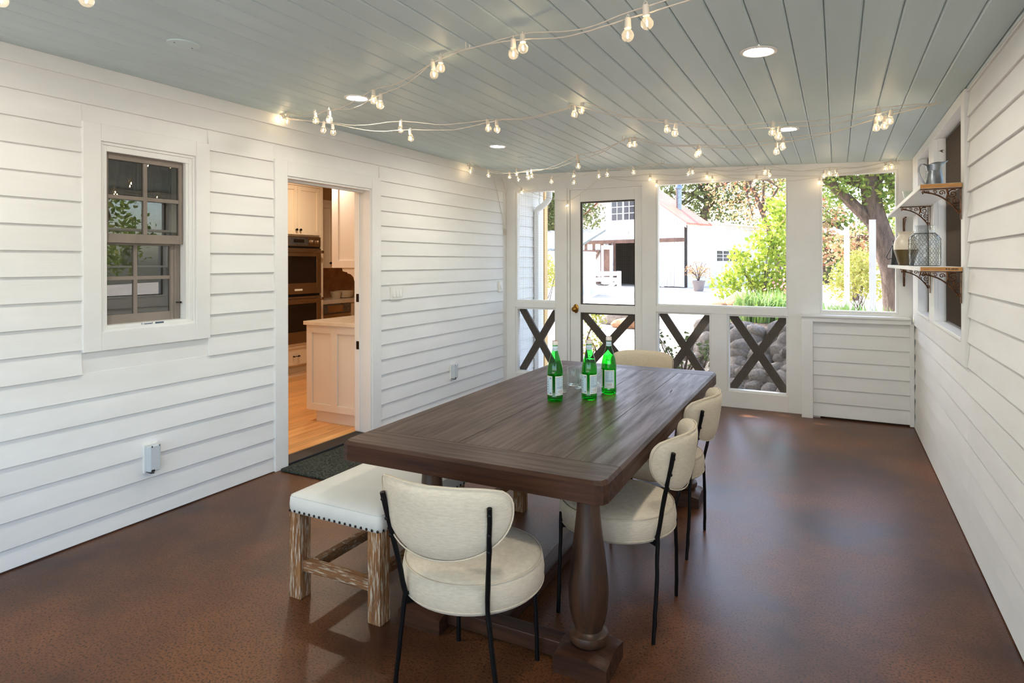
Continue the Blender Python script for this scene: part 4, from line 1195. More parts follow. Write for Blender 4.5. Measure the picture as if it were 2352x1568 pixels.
def bracket(parent, f, nrm):
    """ornate cast bracket in the (d, z) plane: d = reach from the wall, z below the shelf"""
    m = MB()

    def flat(p0, p1, th=0.005, wd_=0.016):
        m.bar(f(*p0), f(*p1), wd_, th, up=tuple(Vector(f(*p1)) - Vector(f(*p0)) and Vector(f(0, 1)) - Vector(f(0, 0))) if abs(p1[0] - p0[0]) > abs(p1[1] - p0[1]) else tuple(Vector(f(1, 0)) - Vector(f(0, 0))))
    flat((0.0, -0.003), (0.186, -0.003)); flat((0.004, 0.0), (0.004, -0.170))
    arc = [f(0.172 - 0.160 * (t_ ** 0.9), -0.018 - 0.028 * t_ - 0.092 * t_ ** 2.4) for t_ in [i / 16 for i in range(17)]]
    m.tube(arc, 0.0042, 6)
    scroll(m, 0.168, -0.017, 0.010, 1.2, -1.2, 1, f, 0.0032)
    scroll(m, 0.150, -0.014, 0.007, 1.1, 0.6, -1, f, 0.0026)
    scroll(m, 0.040, -0.032, 0.024, 1.7, 2.2, -1, f, 0.0036)
    scroll(m, 0.024, -0.072, 0.018, 1.6, 1.4, -1, f, 0.0034)
    scroll(m, 0.088, -0.024, 0.014, 1.4, 3.6, -1, f, 0.003)
    scroll(m, 0.118, -0.019, 0.010, 1.2, 0.4, 1, f, 0.0026)
    scroll(m, 0.016, -0.128, 0.012, 1.4, 0.8, 1, f, 0.003)
    scroll(m, 0.060, -0.062, 0.010, 1.2, 0.0, -1, f, 0.0028)
    m.tube([f(0.066, -0.004), f(0.060, -0.03), f(0.068, -0.056)], [0.0048, 0.006, 0.003], 6)
    m.tube([f(0.012, -0.094), f(0.030, -0.10), f(0.044, -0.088)], 0.003, 6)
    return m.build('bracket', M['rust'], parent, smooth=True)


def shelf(z0, z1, lab):
    t_ = thing('wall_shelf', (0.5, 5.2, z0), lab, 'shelf', 'shelves on the right wall')
    MB().box(0.400, XR - t - 0.001, 4.037, 6.49, z0, z1).build('shelf_board', M['white'], t_, bevel=0.003)
    MB().box(0.402, XR - t - 0.003, 4.032, 4.0375, z0 + 0.002, z1 - 0.002).build('raw_end', M['rawwood'], t_)
    fx = lambda yy: (lambda d, z: (XR - t - 0.002 - d, yy, z0 - 0.0005 + z))
    bracket(t_, fx(4.052), 'y'); bracket(t_, fx(5.30), 'y')
    bracket(t_, lambda d, z: (0.536, YE - 0.002 - d, z0 - 0.0005 + z), 'x')
    return t_


t = 0.014
us = shelf(1.865, 1.890, 'upper white wooden shelf with raw wood end on rusty scroll brackets')
ls = shelf(1.418, 1.442, 'lower white wooden shelf with raw stamped end on rusty scroll brackets')
m = MB()
for k, (a_, b_) in enumerate(((0.515, 0.521), (0.524, 0.527), (0.529, 0.534), (0.540, 0.543), (0.545, 0.551), (0.553, 0.556), (0.558, 0.564), (0.566, 0.570))):
    m.box(a_, b_, 4.0313, 4.0320, 1.427, 1.434)
m.build('lumber_stamp', M['dark'], ls)

# pitcher on the upper shelf
pz0 = 1.8905
pt_ = thing('metal_pitcher', (0.478, 4.150, pz0), 'galvanised metal pitcher with handle on the near end of the upper shelf', 'pitcher')
P0 = (0.478, 4.150, pz0)
vs = []; seg = 32
rows = [(0.044, 0.0), (0.0445, 0.004), (0.041, 0.05), (0.036, 0.078), (0.0355, 0.082), (0.0365, 0.086), (0.041, 0.112), (0.043, 0.126)]
for i, (r_, z) in enumerate(rows):
    for k in range(seg):
        a_ = 2 * pi * k / seg
        lip = max(0, cos(a_ - radians(20))) ** 6 * (0.028 if i == len(rows) - 1 else (0.010 if i == len(rows) - 2 else 0))
        back_ = max(0, -cos(a_ - radians(20))) ** 2 * (0.014 if i >= len(rows) - 1 else 0)
        vs.append((P0[0] + (r_ + lip) * cos(a_), P0[1] + (r_ + lip) * sin(a_), pz0 + z + lip * 0.4 - back_))
fs = [tuple(range(seg))[::-1]] + [(i * seg + k, i * seg + (k + 1) % seg, (i + 1) * seg + (k + 1) % seg, (i + 1) * seg + k) for i in range(len(rows) - 1) for k in range(seg)]
o = MB().add(vs, fs).build('pitcher_body', M['galv'], pt_, smooth=50)
s = o.modifiers.new('wall', 'SOLIDIFY'); s.thickness = 0.0012
hp = []
ux, uy = -cos(radians(20)), -sin(radians(20))
for d, z in ((0.036, 0.112), (0.052, 0.122), (0.068, 0.120), (0.079, 0.104), (0.080, 0.078), (0.072, 0.05), (0.058, 0.024), (0.045, 0.010)):
    hp.append((d, z))
m = MB()
for (d0, z0), (d1, z1) in zip(hp[:-1], hp[1:]):
    m.bar((P0[0] + ux * d0, P0[1] + uy * d0, pz0 + z0), (P0[0] + ux * d1 * 1.001, P0[1] + uy * d1 * 1.001, pz0 + z1 - 0.0015), 0.018, 0.0022, up=(ux, uy, 0.3))
m.build('handle', M['galv'], pt_, smooth=True)
MB().tube([(P0[0] + 0.0365 * cos(2 * pi * k / 32), P0[1] + 0.0365 * sin(2 * pi * k / 32), pz0 + 0.082) for k in range(33)], 0.0014, 6, caps=False).build('seam_ring', M['galv'], pt_, smooth=True)
m = MB().lathe([(0.020, 0.0), (0.022, 0.03), (0.030, 0.075), (0.036, 0.098), (0.0345, 0.098), (0.028, 0.075), (0.018, 0.006)], c=(0.462, 5.42, pz0), seg=24, capt=False)
tag(m.build('glass_vase', M['tumbler'], None, smooth=60, loc=(0.462, 5.42, pz0)), 'small clear flared glass vase far back on the upper shelf', 'vase')

# jar wrapped in chicken wire on the lower shelf
jz = 1.4425
jr = thing('glass_jar', (0.482, 4.62, jz), 'big clear glass jar wrapped in chicken wire on the lower shelf', 'jar')
JP = [(0.001, 0.004), (0.070, 0.0), (0.079, 0.006), (0.082, 0.02), (0.083, 0.10), (0.082, 0.168), (0.076, 0.188), (0.060, 0.200), (0.054, 0.206), (0.053, 0.246), (0.057, 0.249), (0.057, 0.254), (0.052, 0.255)]
MB().lathe(JP, c=(0.482, 4.62, jz), seg=40, capb=False, capt=False).build('jar_glass', M['jarglass'], jr, smooth=60)
m = MB()
rz_ = lambda z: 0.0845 if z < 0.17 else 0.0845 - (z - 0.17) * 0.85
nx = 14
for row in range(7):
    for k in range(nx):
        a0 = 2 * pi * (k + 0.5 * (row % 2)) / nx; da = 2 * pi / nx
        zb = 0.006 + row * 0.028
        for s in (-1, 1):
            p = []
            for q in range(4):
                z = zb + 0.007 + q / 3 * 0.021
                aa = a0 + s * da / 2 * (1 if q == 3 else q / 3.0)
                p.append((0.482 + rz_(z) * cos(aa), 4.62 + rz_(z) * sin(aa), jz + z))
            m.tube(p, 0.0009, 4, caps=False)
        m.tube([(0.482 + rz_(zb) * cos(a0), 4.62 + rz_(zb) * sin(a0), jz + zb), (0.482 + rz_(zb + .007) * cos(a0), 4.62 + rz_(zb + .007) * sin(a0), jz + zb + 0.007)], 0.0013, 4, caps=False)
for z, r_ in ((0.203, 0.058), (0.003, 0.083)):
    m.tube([(0.482 + r_ * cos(2 * pi * k / 36), 4.62 + r_ * sin(2 * pi * k / 36), jz + z) for k in range(37)], 0.0016, 5, caps=False)
m.build('chicken_wire', M['bronzeframe'], jr)
jg = thing('stoneware_jug', (0.462, 5.55, jz), 'round cream over olive brown stoneware jug on the lower shelf, behind the jar', 'jug')
MB().lathe([(0.050, 0.0), (0.052, 0.012), (0.066, 0.06), (0.079, 0.105), (0.0815, 0.118)], c=(0.462, 5.55, jz), seg=36, capt=False).build('lower_glaze', M['ceramic_b'], jg, smooth=60)
MB().lathe([(0.0817, 0.118), (0.083, 0.150), (0.078, 0.180), (0.064, 0.205), (0.052, 0.220), (0.050, 0.232), (0.058, 0.250), (0.060, 0.254), (0.055, 0.253), (0.046, 0.232)], c=(0.462, 5.55, jz), seg=36, capb=False, capt=False).build('upper_glaze', M['ceramic_w'], jg, smooth=60)
m = MB().tube([(0.462 + 0.02 + 0.03 * sin(k / 10 * pi), 5.55 + 0.055 + 0.05 * sin(k / 10 * pi), jz + 0.235 - 0.011 * k) for k in range(11)], 0.009, 8)
m.build('handle', M['ceramic_w'], jg, smooth=True)
mg = thing('coffee_pot', (0.452, 6.18, jz), 'black enamel pot with wire handle at the far end of the lower shelf', 'pot')
MB().lathe([(0.052, 0.0), (0.053, 0.006), (0.044, 0.13), (0.036, 0.165), (0.040, 0.20), (0.041, 0.204), (0.036, 0.202), (0.03, 0.165)], c=(0.452, 6.18, jz), seg=28, capt=False).build('pot_body', M['blackenamel'], mg, smooth=60)
MB().tube([(0.452 - 0.036, 6.17, jz + 0.165), (0.452 - 0.062, 6.165, jz + 0.11), (0.452 - 0.082, 6.16, jz + 0.065), (0.452 - 0.07, 6.16, jz + 0.048), (0.452 - 0.048, 6.165, jz + 0.055)], 0.0035, 6).build('handle', M['blackenamel'], mg, smooth=True)

# ------------------------------------------------------------------ string lights
def smooth_path(pts, n=6):
    P = [Vector(p) for p in pts]; out = []
    for i in range(len(P) - 1):
        p0 = P[max(i - 1, 0)]; p1 = P[i]; p2 = P[i + 1]; p3 = P[min(i + 2, len(P) - 1)]
        for k in range(n):
            t_ = k / n
            out.append(0.5 * ((2 * p1) + (p2 - p0) * t_ + (2 * p0 - 5 * p1 + 4 * p2 - p3) * t_ ** 2 + (3 * p1 - p0 - 3 * p2 + p3) * t_ ** 3))
    out.append(P[-1])
    return out


bulb_me = MB().lathe([(0.0088, 0.026), (0.0092, 0.021), (0.0125, 0.0175), (0.0175, 0.0115), (0.0206, 0.003), (0.0208, -0.003), (0.0190, -0.0095), (0.0140, -0.0160), (0.0070, -0.0198), (0.0004, -0.0210)], seg=20, capb=False, capt=False).mesh('globe_bulb', M['clear'], smooth=80)
fil_me = MB().lathe([(0.0004, 0.010), (0.0024, 0.008), (0.0030, 0.0), (0.0024, -0.008), (0.0004, -0.010)], seg=8, capb=False, capt=False).mesh('filament', M['filament'], smooth=80)
sm = MB().lathe([(0.0085, 0.060), (0.0105, 0.058), (0.0112, 0.036), (0.0120, 0.030), (0.0120, 0.0245), (0.0100, 0.0235)], seg=14)
sm.tube([(0.004, 0, 0.055), (0.006, 0, 0.066), (0.0, 0, 0.072), (-0.006, 0, 0.066), (-0.004, 0, 0.055)], 0.0016, 5)
sock_me = sm.mesh('bulb_socket', M['socket'], smooth=40)
stem_me = MB().lathe([(0.0016, 0.024), (0.0014, 0.010)], seg=6).mesh('bulb_stem', M['clear'], smooth=80)
rs = random.Random(21)


def span(a, b, bulbs, lab, group='string lights under the ceiling', two=True, ztop=None):
    """one string lights: two cords hooked up side by side (or one), bulbs hanging from sockets"""
    a = Vector(a); b = Vector(b)
    d = (b - a); d2 = Vector((d.x, d.y, 0)); L2 = d2.length; d2 /= L2
    side = Vector((-d2.y, d2.x, 0)) * 0.010
    root = thing('string_light', a, lab, 'string lights', group)
    bulbs = sorted(bulbs, key=lambda p: (Vector((p[0], p[1], 0)) - Vector((a.x, a.y, 0))).dot(d2))
    sets = (bulbs[0::2], bulbs[1::2]) if two else (bulbs,)
    for si, bs in enumerate(sets):
        off = side * (1 if si else -1) if two else Vector((0, 0, 0))
        pts = [a + Vector((0, 0, -0.004 * si))]
        for p in bs: pts.append(Vector(p) + Vector((0, 0, 0.057)))
        pts.append(b + Vector((0, 0, -0.004 * si)))
        # keep neighbouring points apart, let long empty stretches sag
        q = [pts[0]]
        for p in pts[1:]:
            if (p - q[-1]).length > 0.03: q.append(p)
        pts = [q[0]]
        for p in q[1:]:
            g = (p - pts[-1]).length
            if g > 0.45:
                mid = (p + pts[-1]) / 2 - Vector((0, 0, 0.045 * g)) + off * 0.6
                pts.append(mid)
            pts.append(p)
        sp = smooth_path(pts, 6)
        sp = [p + Vector((0, 0, rs.uniform(-1, 1) * 0.0016)) for p in sp]
        MB().tube(sp, 0.0026, 6).build('cord', M['cord'], root, smooth=True)
    for p in bulbs:
        rot = (rs.uniform(-0.16, 0.16), rs.uniform(-0.16, 0.16), rs.uniform(0, 6))
        s_ = inst('bulb_socket', sock_me, root, Vector(p) - a, rot)
        inst('globe_bulb', bulb_me, s_); inst('filament', fil_me, s_); inst('bulb_stem', stem_me, s_)
    return root


def hk(n):
    x, y = HK[n]
    return (x, y, zc(x) - 0.030)


HK['L0'] = (-3.47, 0.72); HK['C0'] = (-1.48, 1.20)
hook(*HK['L0']); hook(*HK['C0'])
span(hk('L0'), hk('C0'), [(-2.33, 1.00, 2.298), (-2.0, 1.075, 2.262)], 'string lights cut off at the top left corner of the picture')
span(hk('C0'), hk('R0'), [(-0.85, 1.33, 2.30), (-0.1, 1.50, 2.24)], 'string lights above the picture edge, nearest the camera')
span(hk('C1'), hk('R0'), [(-1.17, 2.264, 2.321), (-1.115, 2.242, 2.329), (-0.626, 2.053, 2.236), (-0.552, 2.024, 2.254)], 'string lights from the nearest ceiling hook up to the top edge of the picture')
span(hk('L1'), hk('C1'), [(-3.485, 3.17, 2.492), (-3.379, 3.119, 2.451), (-2.941, 2.949, 2.374), (-2.759, 2.879, 2.348), (-2.247, 2.681, 2.358), (-2.181, 2.655, 2.318), (-1.703, 2.47, 2.367), (-1.651, 2.45, 2.384)], 'string lights from above the kitchen doorway to the nearest ceiling hook')
span(hk('L1'), hk('C2'), [(-3.154, 3.232, 2.389), (-3.077, 3.248, 2.37), (-2.58, 3.352, 2.357), (-2.508, 3.368, 2.295), (-1.979, 3.478, 2.327), (-1.922, 3.49, 2.318)], 'string lights from above the kitchen doorway to the second ceiling hook')
span(hk('C2'), hk('R1'), [(-1.435, 3.596, 2.381), (-1.394, 3.609, 2.403), (-0.903, 3.76, 2.266), (-0.861, 3.773, 2.243), (-0.335, 3.935, 2.226), (-0.302, 3.946, 2.2), (0.212, 4.104, 2.284), (0.266, 4.121, 2.265)], 'string lights from the second ceiling hook right to the hook above the shelves')
span(hk('R1'), hk('C3'), [(0.248, 4.258, 2.265), (0.207, 4.269, 2.26), (-0.312, 4.41, 2.218), (-0.35, 4.42, 2.191), (-0.869, 4.562, 2.248), (-0.885, 4.566, 2.237), (-1.38, 4.701, 2.373), (-1.425, 4.713, 2.374)], 'string lights from the hook above the shelves to the third ceiling hook')
span(hk('C3'), hk('L2'), [(-1.938, 4.938, 2.28), (-1.944, 4.941, 2.316), (-2.501, 5.197, 2.267), (-2.545, 5.217, 2.257), (-3.117, 5.48, 2.347), (-3.43, 5.64, 2.428), (-3.44, 5.66, 2.476)], 'string lights from the third ceiling hook to the far end of the left wall')
span(hk('L2'), hk('C4'), [(-3.014, 5.741, 2.357), (-2.937, 5.755, 2.384), (-2.921, 5.758, 2.323), (-2.578, 5.822, 2.289), (-2.348, 5.865, 2.27), (-2.348, 5.865, 2.336), (-2.1, 5.911, 2.321), (-2.019, 5.926, 2.336), (-1.765, 5.974, 2.349)], 'string lights across the ceiling above the screen door')
span(hk('C4'), hk('R2'), [(-1.262, 6.084, 2.31), (-1.224, 6.094, 2.325), (-0.595, 6.254, 2.303), (-0.558, 6.263, 2.271), (-0.106, 6.378, 2.249), (-0.058, 6.39, 2.274), (-0.004, 6.404, 2.257), (0.385, 6.503, 2.302), (0.436, 6.516, 2.315)], 'string lights over the wide screened opening, ending at the far right ceiling hook')
span((-2.30, 6.60, 2.428), (0.50, 6.60, 2.352), [(-1.761, 6.57, 2.35), (-1.696, 6.57, 2.282), (-1.175, 6.57, 2.335), (-1.118, 6.57, 2.291), (-0.706, 6.57, 2.27), (-0.734, 6.57, 2.227), (-0.147, 6.57, 2.211)], 'string lights hanging along the top of the end wall, in front of the header')
span((-3.44, 6.58, 2.478), (-2.30, 6.60, 2.428), [(-3.296, 6.58, 2.29), (-2.716, 6.58, 2.115)], 'single drooping cord with two bulbs across the corner opening and the screen door top', two=False)
MB().tube([(-0.788, YE + 0.001, 2.425), (-0.788, 6.615, 2.42), (-0.788, 6.605, 2.40), (-0.788, 6.615, 2.392)], 0.0026, 6).build('cup_hook', M['cord'], we, smooth=True)
xc = thing('extension_cord', (XL + 0.02, 6.5, 2.4), 'white cord hanging down the far left corner to a small knotted plug', 'cord')
p = smooth_path([(XL + 0.05, 6.20, 2.50), (XL + 0.02, 6.36, 2.315), (XL + 0.018, 6.44, 2.14), (XL + 0.018, 6.51, 1.98), (XL + 0.02, 6.545, 1.86)], 8)
MB().tube(p, 0.003, 6).build('cord', M['cord'], xc, smooth=True)
MB().tube(smooth_path([(XL + 0.06, 6.40, 2.47), (XL + 0.03, 6.56, 2.30), (XL + 0.03, 6.58, 2.05), (XL + 0.02, 6.57, 1.87)], 8), 0.003, 6).build('cord', M['cord'], xc, smooth=True)
kp = [(XL + 0.022 + 0.010 * sin(k * 1.1), 6.555 + 0.022 * cos(k * 0.83), 1.835 + 0.034 * sin(k * 0.61)) for k in range(46)]
MB().tube(kp, 0.0028, 5).build('knot', M['cord'], xc, smooth=True)

# ------------------------------------------------------------------ outside
gr = MB()
gr.add([(-30, 6.80, -0.20), (30, 6.80, -0.20), (60, 90, 0.757), (-60, 90, 0.757)], [(0, 1, 2, 3)])
gr.add([(0.78, -25, -0.2), (30, -25, -0.2), (30, 6.80, -0.2), (0.78, 6.80, -0.2)], [(0, 1, 2, 3)])
gr.add([(-30, -25, -0.2), (0.78, -25, -0.2), (0.78, -3.2, -0.2), (-30, -3.2, -0.2)], [(0, 1, 2, 3)])
g_ = gr.build('ground_outside', M['gravel']); g_['kind'] = 'structure'
gz = lambda y: -0.20 + 0.0115 * max(0, y - 6.8)

# the house wall goes on past the porch, with a corner board and a downspout
hw = struct('wall_house', (XL, 7.2, 0))
MB().box(XL - 0.5, XL - 0.005, 6.75, 7.62, -0.3, 5.0).build('wall_core', M['white'], hw)
laps(hw, 'yR', 0.0, [(-0.15 + 0.13 * k, 0.13) for k in range(26)], lambda a_, b_: [(6.75 - 7.2, 7.55 - 7.2)])
MB().box(XL - 0.10, XL + 0.024, 7.55, 7.65, -0.3, 5.0).build('corner_board', M['white'], hw, bevel=0.003)
ds = thing('downspout', (XL + 0.06, 7.38, -0.2), 'white downspout on the house wall outside the narrow corner opening', 'downspout')
MB().box(XL + 0.022, XL + 0.085, 7.36, 7.44, -0.2, 2.10).build('pipe', M['white'], ds, bevel=0.008)
m = MB()
m.tube(smooth_path([(XL + 0.053, 7.40, 2.09), (XL + 0.06, 7.40, 2.16), (XL + 0.15, 7.40, 2.22), (XL + 0.22, 7.40, 2.30), (XL + 0.22, 7.40, 2.42)], 5), 0.040, 10)
m.build('elbow', M['white'], ds, smooth=True)
gt = MB().prism([(XL + 0.10, 2.55), (XL + 0.12, 2.42), (XL + 0.24, 2.42), (XL + 0.27, 2.50), (XL + 0.27, 2.55)], lambda u, v, ww: (u, ww, v), 7.30, 9.0)
gt.build('gutter', M['white'], ds, bevel=0.003)


def leaves(m, n, cfun, size, rnd, asp=0.5, flat=0.0, mi=0):
    """n folded leaf blades (two triangles each) placed by cfun()"""
    for _ in range(n):
        c_ = Vector(cfun())
        d = Vector((rnd.gauss(0, 1), rnd.gauss(0, 1), rnd.gauss(-0.2, 0.7))).normalized()
        s_ = size * rnd.uniform(0.6, 1.25)
        n_ = d.cross(Vector((rnd.gauss(0, 1), rnd.gauss(0, 1), rnd.gauss(0, 1)))).normalized()
        up = d.cross(n_)
        m.add([c_, c_ + d * s_ * 0.5 + n_ * s_ * asp * 0.5 + up * s_ * 0.06, c_ + d * s_, c_ + d * s_ * 0.5 - n_ * s_ * asp * 0.5 + up * s_ * 0.06], [(0, 1, 2), (0, 2, 3)], mi)


def blobfn(blobs, rnd):
    wts = [b[1] ** 2 for b in blobs]

    def f():
        (c_, r_, *k) = rnd.choices(blobs, wts)[0]
        d = Vector((rnd.gauss(0, 1), rnd.gauss(0, 1), rnd.gauss(0, 1))).normalized() * r_ * (rnd.random() ** 0.42)
        if k: d.z *= k[0]
        return (c_[0] + d.x, c_[1] + d.y, c_[2] + d.z)
    return f


def tree(name, lab, cat, base, trunk, blobs, n, size, leaf, seed, r0=0.2, group=None, twigs=8, bark='bark', asp=0.5):
    rnd = random.Random(seed)
    t_ = thing(name, base, lab, cat, group)
    m = MB()
    m.tube(smooth_path(trunk, 5), [r0 * (1 - 0.6 * i / (5 * (len(trunk) - 1))) for i in range(5 * (len(trunk) - 1) + 1)], 10)
    for k in range(twigs):
        b_ = rnd.choice(blobs); s_ = Vector(trunk[min(len(trunk) - 1, rnd.randint(max(1, len(trunk) // 2), len(trunk)))])
        e = Vector(b_[0]); mid = (s_ + e) / 2 + Vector((rnd.uniform(-1, 1), rnd.uniform(-1, 1), rnd.uniform(-0.5, 1))) * b_[1] * 0.25
        m.tube(smooth_path([s_, mid, e], 5), [r0 * 0.45 * (1 - 0.075 * i) for i in range(11)], 6)
    m.build('trunk', M[bark], t_, smooth=True)
    m = MB(); leaves(m, n, blobfn(blobs, rnd), size, rnd, asp)
    f = m.build('foliage', M[leaf], t_); f['kind'] = 'stuff'
    return t_


# ---- barn
BP = Vector((-7.16, 33.48, 0.10)); E1 = Vector((-0.9563, 0.2924, 0)); E2 = Vector((0.2924, 0.9563, 0))


def bp(w_, l_, z_): return BP + E1 * w_ + E2 * l_ + Vector((0, 0, z_))


bn_ = thing('barn', BP, 'white weathered barn with red roof, outside beyond the screen door', 'barn')
WB, EV, PK, DP = 7.6, 3.52, 6.1, 2.4
rake = lambda w_: EV + (PK - EV) * (1 - abs(w_ - WB / 2) / (WB / 2))


def bbox(m, w0, w1, l0, l1, z0, z1, mi=0):
    vs = [bp(w_, l_, z_) for z_ in (z0, z1) for (w_, l_) in ((w0, l0), (w1, l0), (w1, l1), (w0, l1))]
    m.add(vs, [(0, 1, 2, 3), (7, 6, 5, 4), (4, 5, 1, 0), (5, 6, 2, 1), (6, 7, 3, 2), (7, 4, 0, 3)], mi)


def plank(w0, w1, z0, zl, zr, l=0.0):
    vs = [bp(w0, l - 0.03, z0), bp(w1, l - 0.03, z0), bp(w1, l - 0.03, zr), bp(w0, l - 0.03, zl), bp(w0, l, z0), bp(w1, l, z0), bp(w1, l, zr), bp(w0, l, zl)]
    return MB().add(vs, [(0, 1, 2, 3), (7, 6, 5, 4), (0, 4, 5, 1), (1, 5, 6, 2), (2, 6, 7, 3), (3, 7, 4, 0)])


rb = random.Random(5)
m = MB()
m.add([bp(0, 0.02, 0), bp(WB, 0.02, 0), bp(WB, 0.02, EV), bp(WB / 2, 0.02, PK), bp(0, 0.02, EV), bp(0, DP, 0), bp(WB, DP, 0), bp(WB, DP, EV), bp(WB / 2, DP, PK), bp(0, DP, EV)],
      [(5, 6, 7, 8, 9), (0, 5, 9, 4), (1, 2, 7, 6)])
m.build('rear_wall', M['barndark'], bn_)
nb = 38
for i in range(nb):
    w0 = i * WB / nb; w1 = w0 + WB / nb - 0.012
    op = 2.0 < (w0 + w1) / 2 < 4.4
    dz = rb.uniform(-0.02, 0.02)
    plank(w0, w1, 2.62 if op or w0 > 4.3 else 0.02 + dz + 0.03, rake(w0), rake(w1)).build('wall_board', M['barn'], bn_)
for i in range(16):
    w0 = 4.45 + i * 0.197
    plank(w0, w0 + 0.18, 0.05, 2.5, 2.5).build('wall_board', M['barnbrown'] if i % 3 == 1 else M['barn'], bn_)
m = MB(); bbox(m, -0.02, WB + 0.02, -0.09, 0.0, 2.46, 2.66); m.build('lintel_beam', M['barnbrown'], bn_)
m = MB(); bbox(m, 4.36, 4.5, -0.12, 0.0, 0.0, 2.46); m.build('door_post', M['barnbrown'], bn_)
# door leaf standing open, and the braced sliding door beside it
m = MB()
bbox(m, 4.42, 4.62, -0.25, -0.17, 0.10, 2.36); bbox(m, 5.05, 5.22, -0.25, -0.17, 0.10, 2.36); bbox(m, 4.62, 5.05, -0.25, -0.17, 2.12, 2.36); bbox(m, 4.62, 5.05, -0.25, -0.17, 0.10, 0.52)
o = m.build('barn_door', M['barn'], bn_)
m = MB(); bbox(m, 4.62, 5.05, -0.22, -0.19, 0.52, 2.12); m.build('door_panel', M['barnbrown'], o)
m = MB()
bbox(m, 5.45, 6.75, -0.12, -0.05, 1.95, 2.10); bbox(m, 5.45, 6.75, -0.12, -0.05, 0.1, 0.24)
m.bar(bp(5.5, -0.12, 1.95), bp(6.7, -0.12, 0.22), 0.13, 0.05, up=tuple(E2)); m.bar(bp(6.7, -0.13, 1.95), bp(5.5, -0.13, 0.22), 0.13, 0.05, up=tuple(E2))
m.build('door_brace', M['barnbrown'], bn_)
for w0 in (3.03, 3.86):
    m = MB()
    ww_, z0, z1 = 0.74, 3.78, 4.92
    bbox(m, w0 - 0.06, w0, -0.08, 0, z0 - 0.06, z1 + 0.06); bbox(m, w0 + ww_, w0 + ww_ + 0.06, -0.08, 0, z0 - 0.06, z1 + 0.06)
    bbox(m, w0, w0 + ww_, -0.08, 0, z0 - 0.06, z0); bbox(m, w0, w0 + ww_, -0.08, 0, z1, z1 + 0.06)
    bbox(m, w0 + ww_ / 2 - 0.025, w0 + ww_ / 2 + 0.025, -0.08, 0, z0, z1)
    for k in (1, 2): bbox(m, w0, w0 + ww_, -0.079, 0, z0 + (z1 - z0) * k / 3 - 0.022, z0 + (z1 - z0) * k / 3 + 0.022)
    o = m.build('window', M['barn'], bn_)
    for i in range(2):
        for k in range(3):
            m = MB(); bbox(m, w0 + i * ww_ / 2 + 0.025, w0 + (i + 1) * ww_ / 2 - 0.025, -0.055, -0.045, z0 + k * (z1 - z0) / 3 + 0.022, z0 + (k + 1) * (z1 - z0) / 3 - 0.022)
            m.build('pane', M['barnglass'], o)
for s in (0, 1):
    w0, w1 = (-0.35, WB / 2) if s == 0 else (WB + 0.35, WB / 2)
    ze = EV - 0.35 * (PK - EV) / (WB / 2)
    m = MB(); vs = [bp(w0, -0.4, ze + 0.08), bp(w1, -0.4, PK + 0.08), bp(w1, DP, PK + 0.08), bp(w0, DP, ze + 0.08)]
    vs += [p + Vector((0, 0, 0.07)) for p in vs]
    m.add(vs, [(0, 1, 2, 3), (7, 6, 5, 4), (0, 4, 5, 1), (1, 5, 6, 2), (2, 6, 7, 3), (3, 7, 4, 0)])
    rf = m.build('roof', M['barnred'], bn_)
    m = MB(); vs = [bp(w0, -0.44, ze - 0.12), bp(w1, -0.44, PK - 0.12), bp(w1, -0.44, PK + 0.12), bp(w0, -0.44, ze + 0.12)]; vs += [p + E2 * 0.04 for p in vs]
    m.add(vs, [(0, 1, 2, 3), (7, 6, 5, 4), (0, 4, 5, 1), (1, 5, 6, 2), (2, 6, 7, 3), (3, 7, 4, 0)]); m.build('rake_board', M['barn'], rf)
m = MB().lathe([(0.16, 0), (0.16, 1.5), (0.22, 1.52), (0.22, 1.6), (0.12, 1.8), (0.13, 1.82)], c=bp(1.0, 1.2, 3.9), seg=14)
m.build('flue_pipe', M['galv'], bn_, smooth=40)
# long low annex running back from the barn's corner
an = thing('barn_annex', bp(0, 5, 0), 'long low white annex with a grid window, right of the barn', 'building')


def abox(m, w0, w1, l0, l1, z0, z1): bbox(m, w0, w1, l0, l1, z0, z1)


na = 36
for i in range(na):
    l0 = 0.3 + i * 0.32; l1 = l0 + 0.308
    win = l1 > 3.55 and l0 < 7.6
    for (z0, z1) in (((0.0, 1.42), (2.02, 3.44)) if win else ((0.0, 3.44),)):
        m = MB(); abox(m, -0.03, 0.0, l0, l1, z0, z1); m.build('wall_board', M['barn'], an)
m = MB(); abox(m, -0.10, -0.03, 0.1, 11.9, 3.34, 3.56); m.build('fascia', M['barn'], an)
m = MB(); vs = [bp(-0.5, DP - 0.1, 3.50), bp(-0.5, 12.2, 3.50), bp(4.0, 12.2, 4.1), bp(4.0, DP - 0.1, 4.1)]; vs += [p + Vector((0, 0, 0.08)) for p in vs]
m.add(vs, [(0, 1, 2, 3), (7, 6, 5, 4), (0, 4, 5, 1), (1, 5, 6, 2), (2, 6, 7, 3), (3, 7, 4, 0)]); m.build('roof', M['barn'], an)
m = MB(); abox(m, 0.0, 4.0, 0.3, 11.8, 0.0, 0.02); abox(m, 0.05, 0.1, 0.3, 11.8, 0.0, 3.4); m.build('inner_wall', M['barndark'], an)
m = MB()
abox(m, -0.07, 0.0, 3.45, 3.55, 1.36, 2.08); abox(m, -0.07, 0.0, 7.6, 7.7, 1.36, 2.08); abox(m, -0.07, 0, 3.5, 7.65, 1.36, 1.43); abox(m, -0.07, 0, 3.5, 7.65, 2.01, 2.08)
for k in range(1, 5): abox(m, -0.06, 0.0, 3.55 + k * 0.81 - 0.04, 3.55 + k * 0.81 + 0.04, 1.43, 2.01)
for k in range(1, 3): abox(m, -0.059, 0.0, 3.55, 7.6, 1.43 + k * 0.193 - 0.015, 1.43 + k * 0.193 + 0.015)
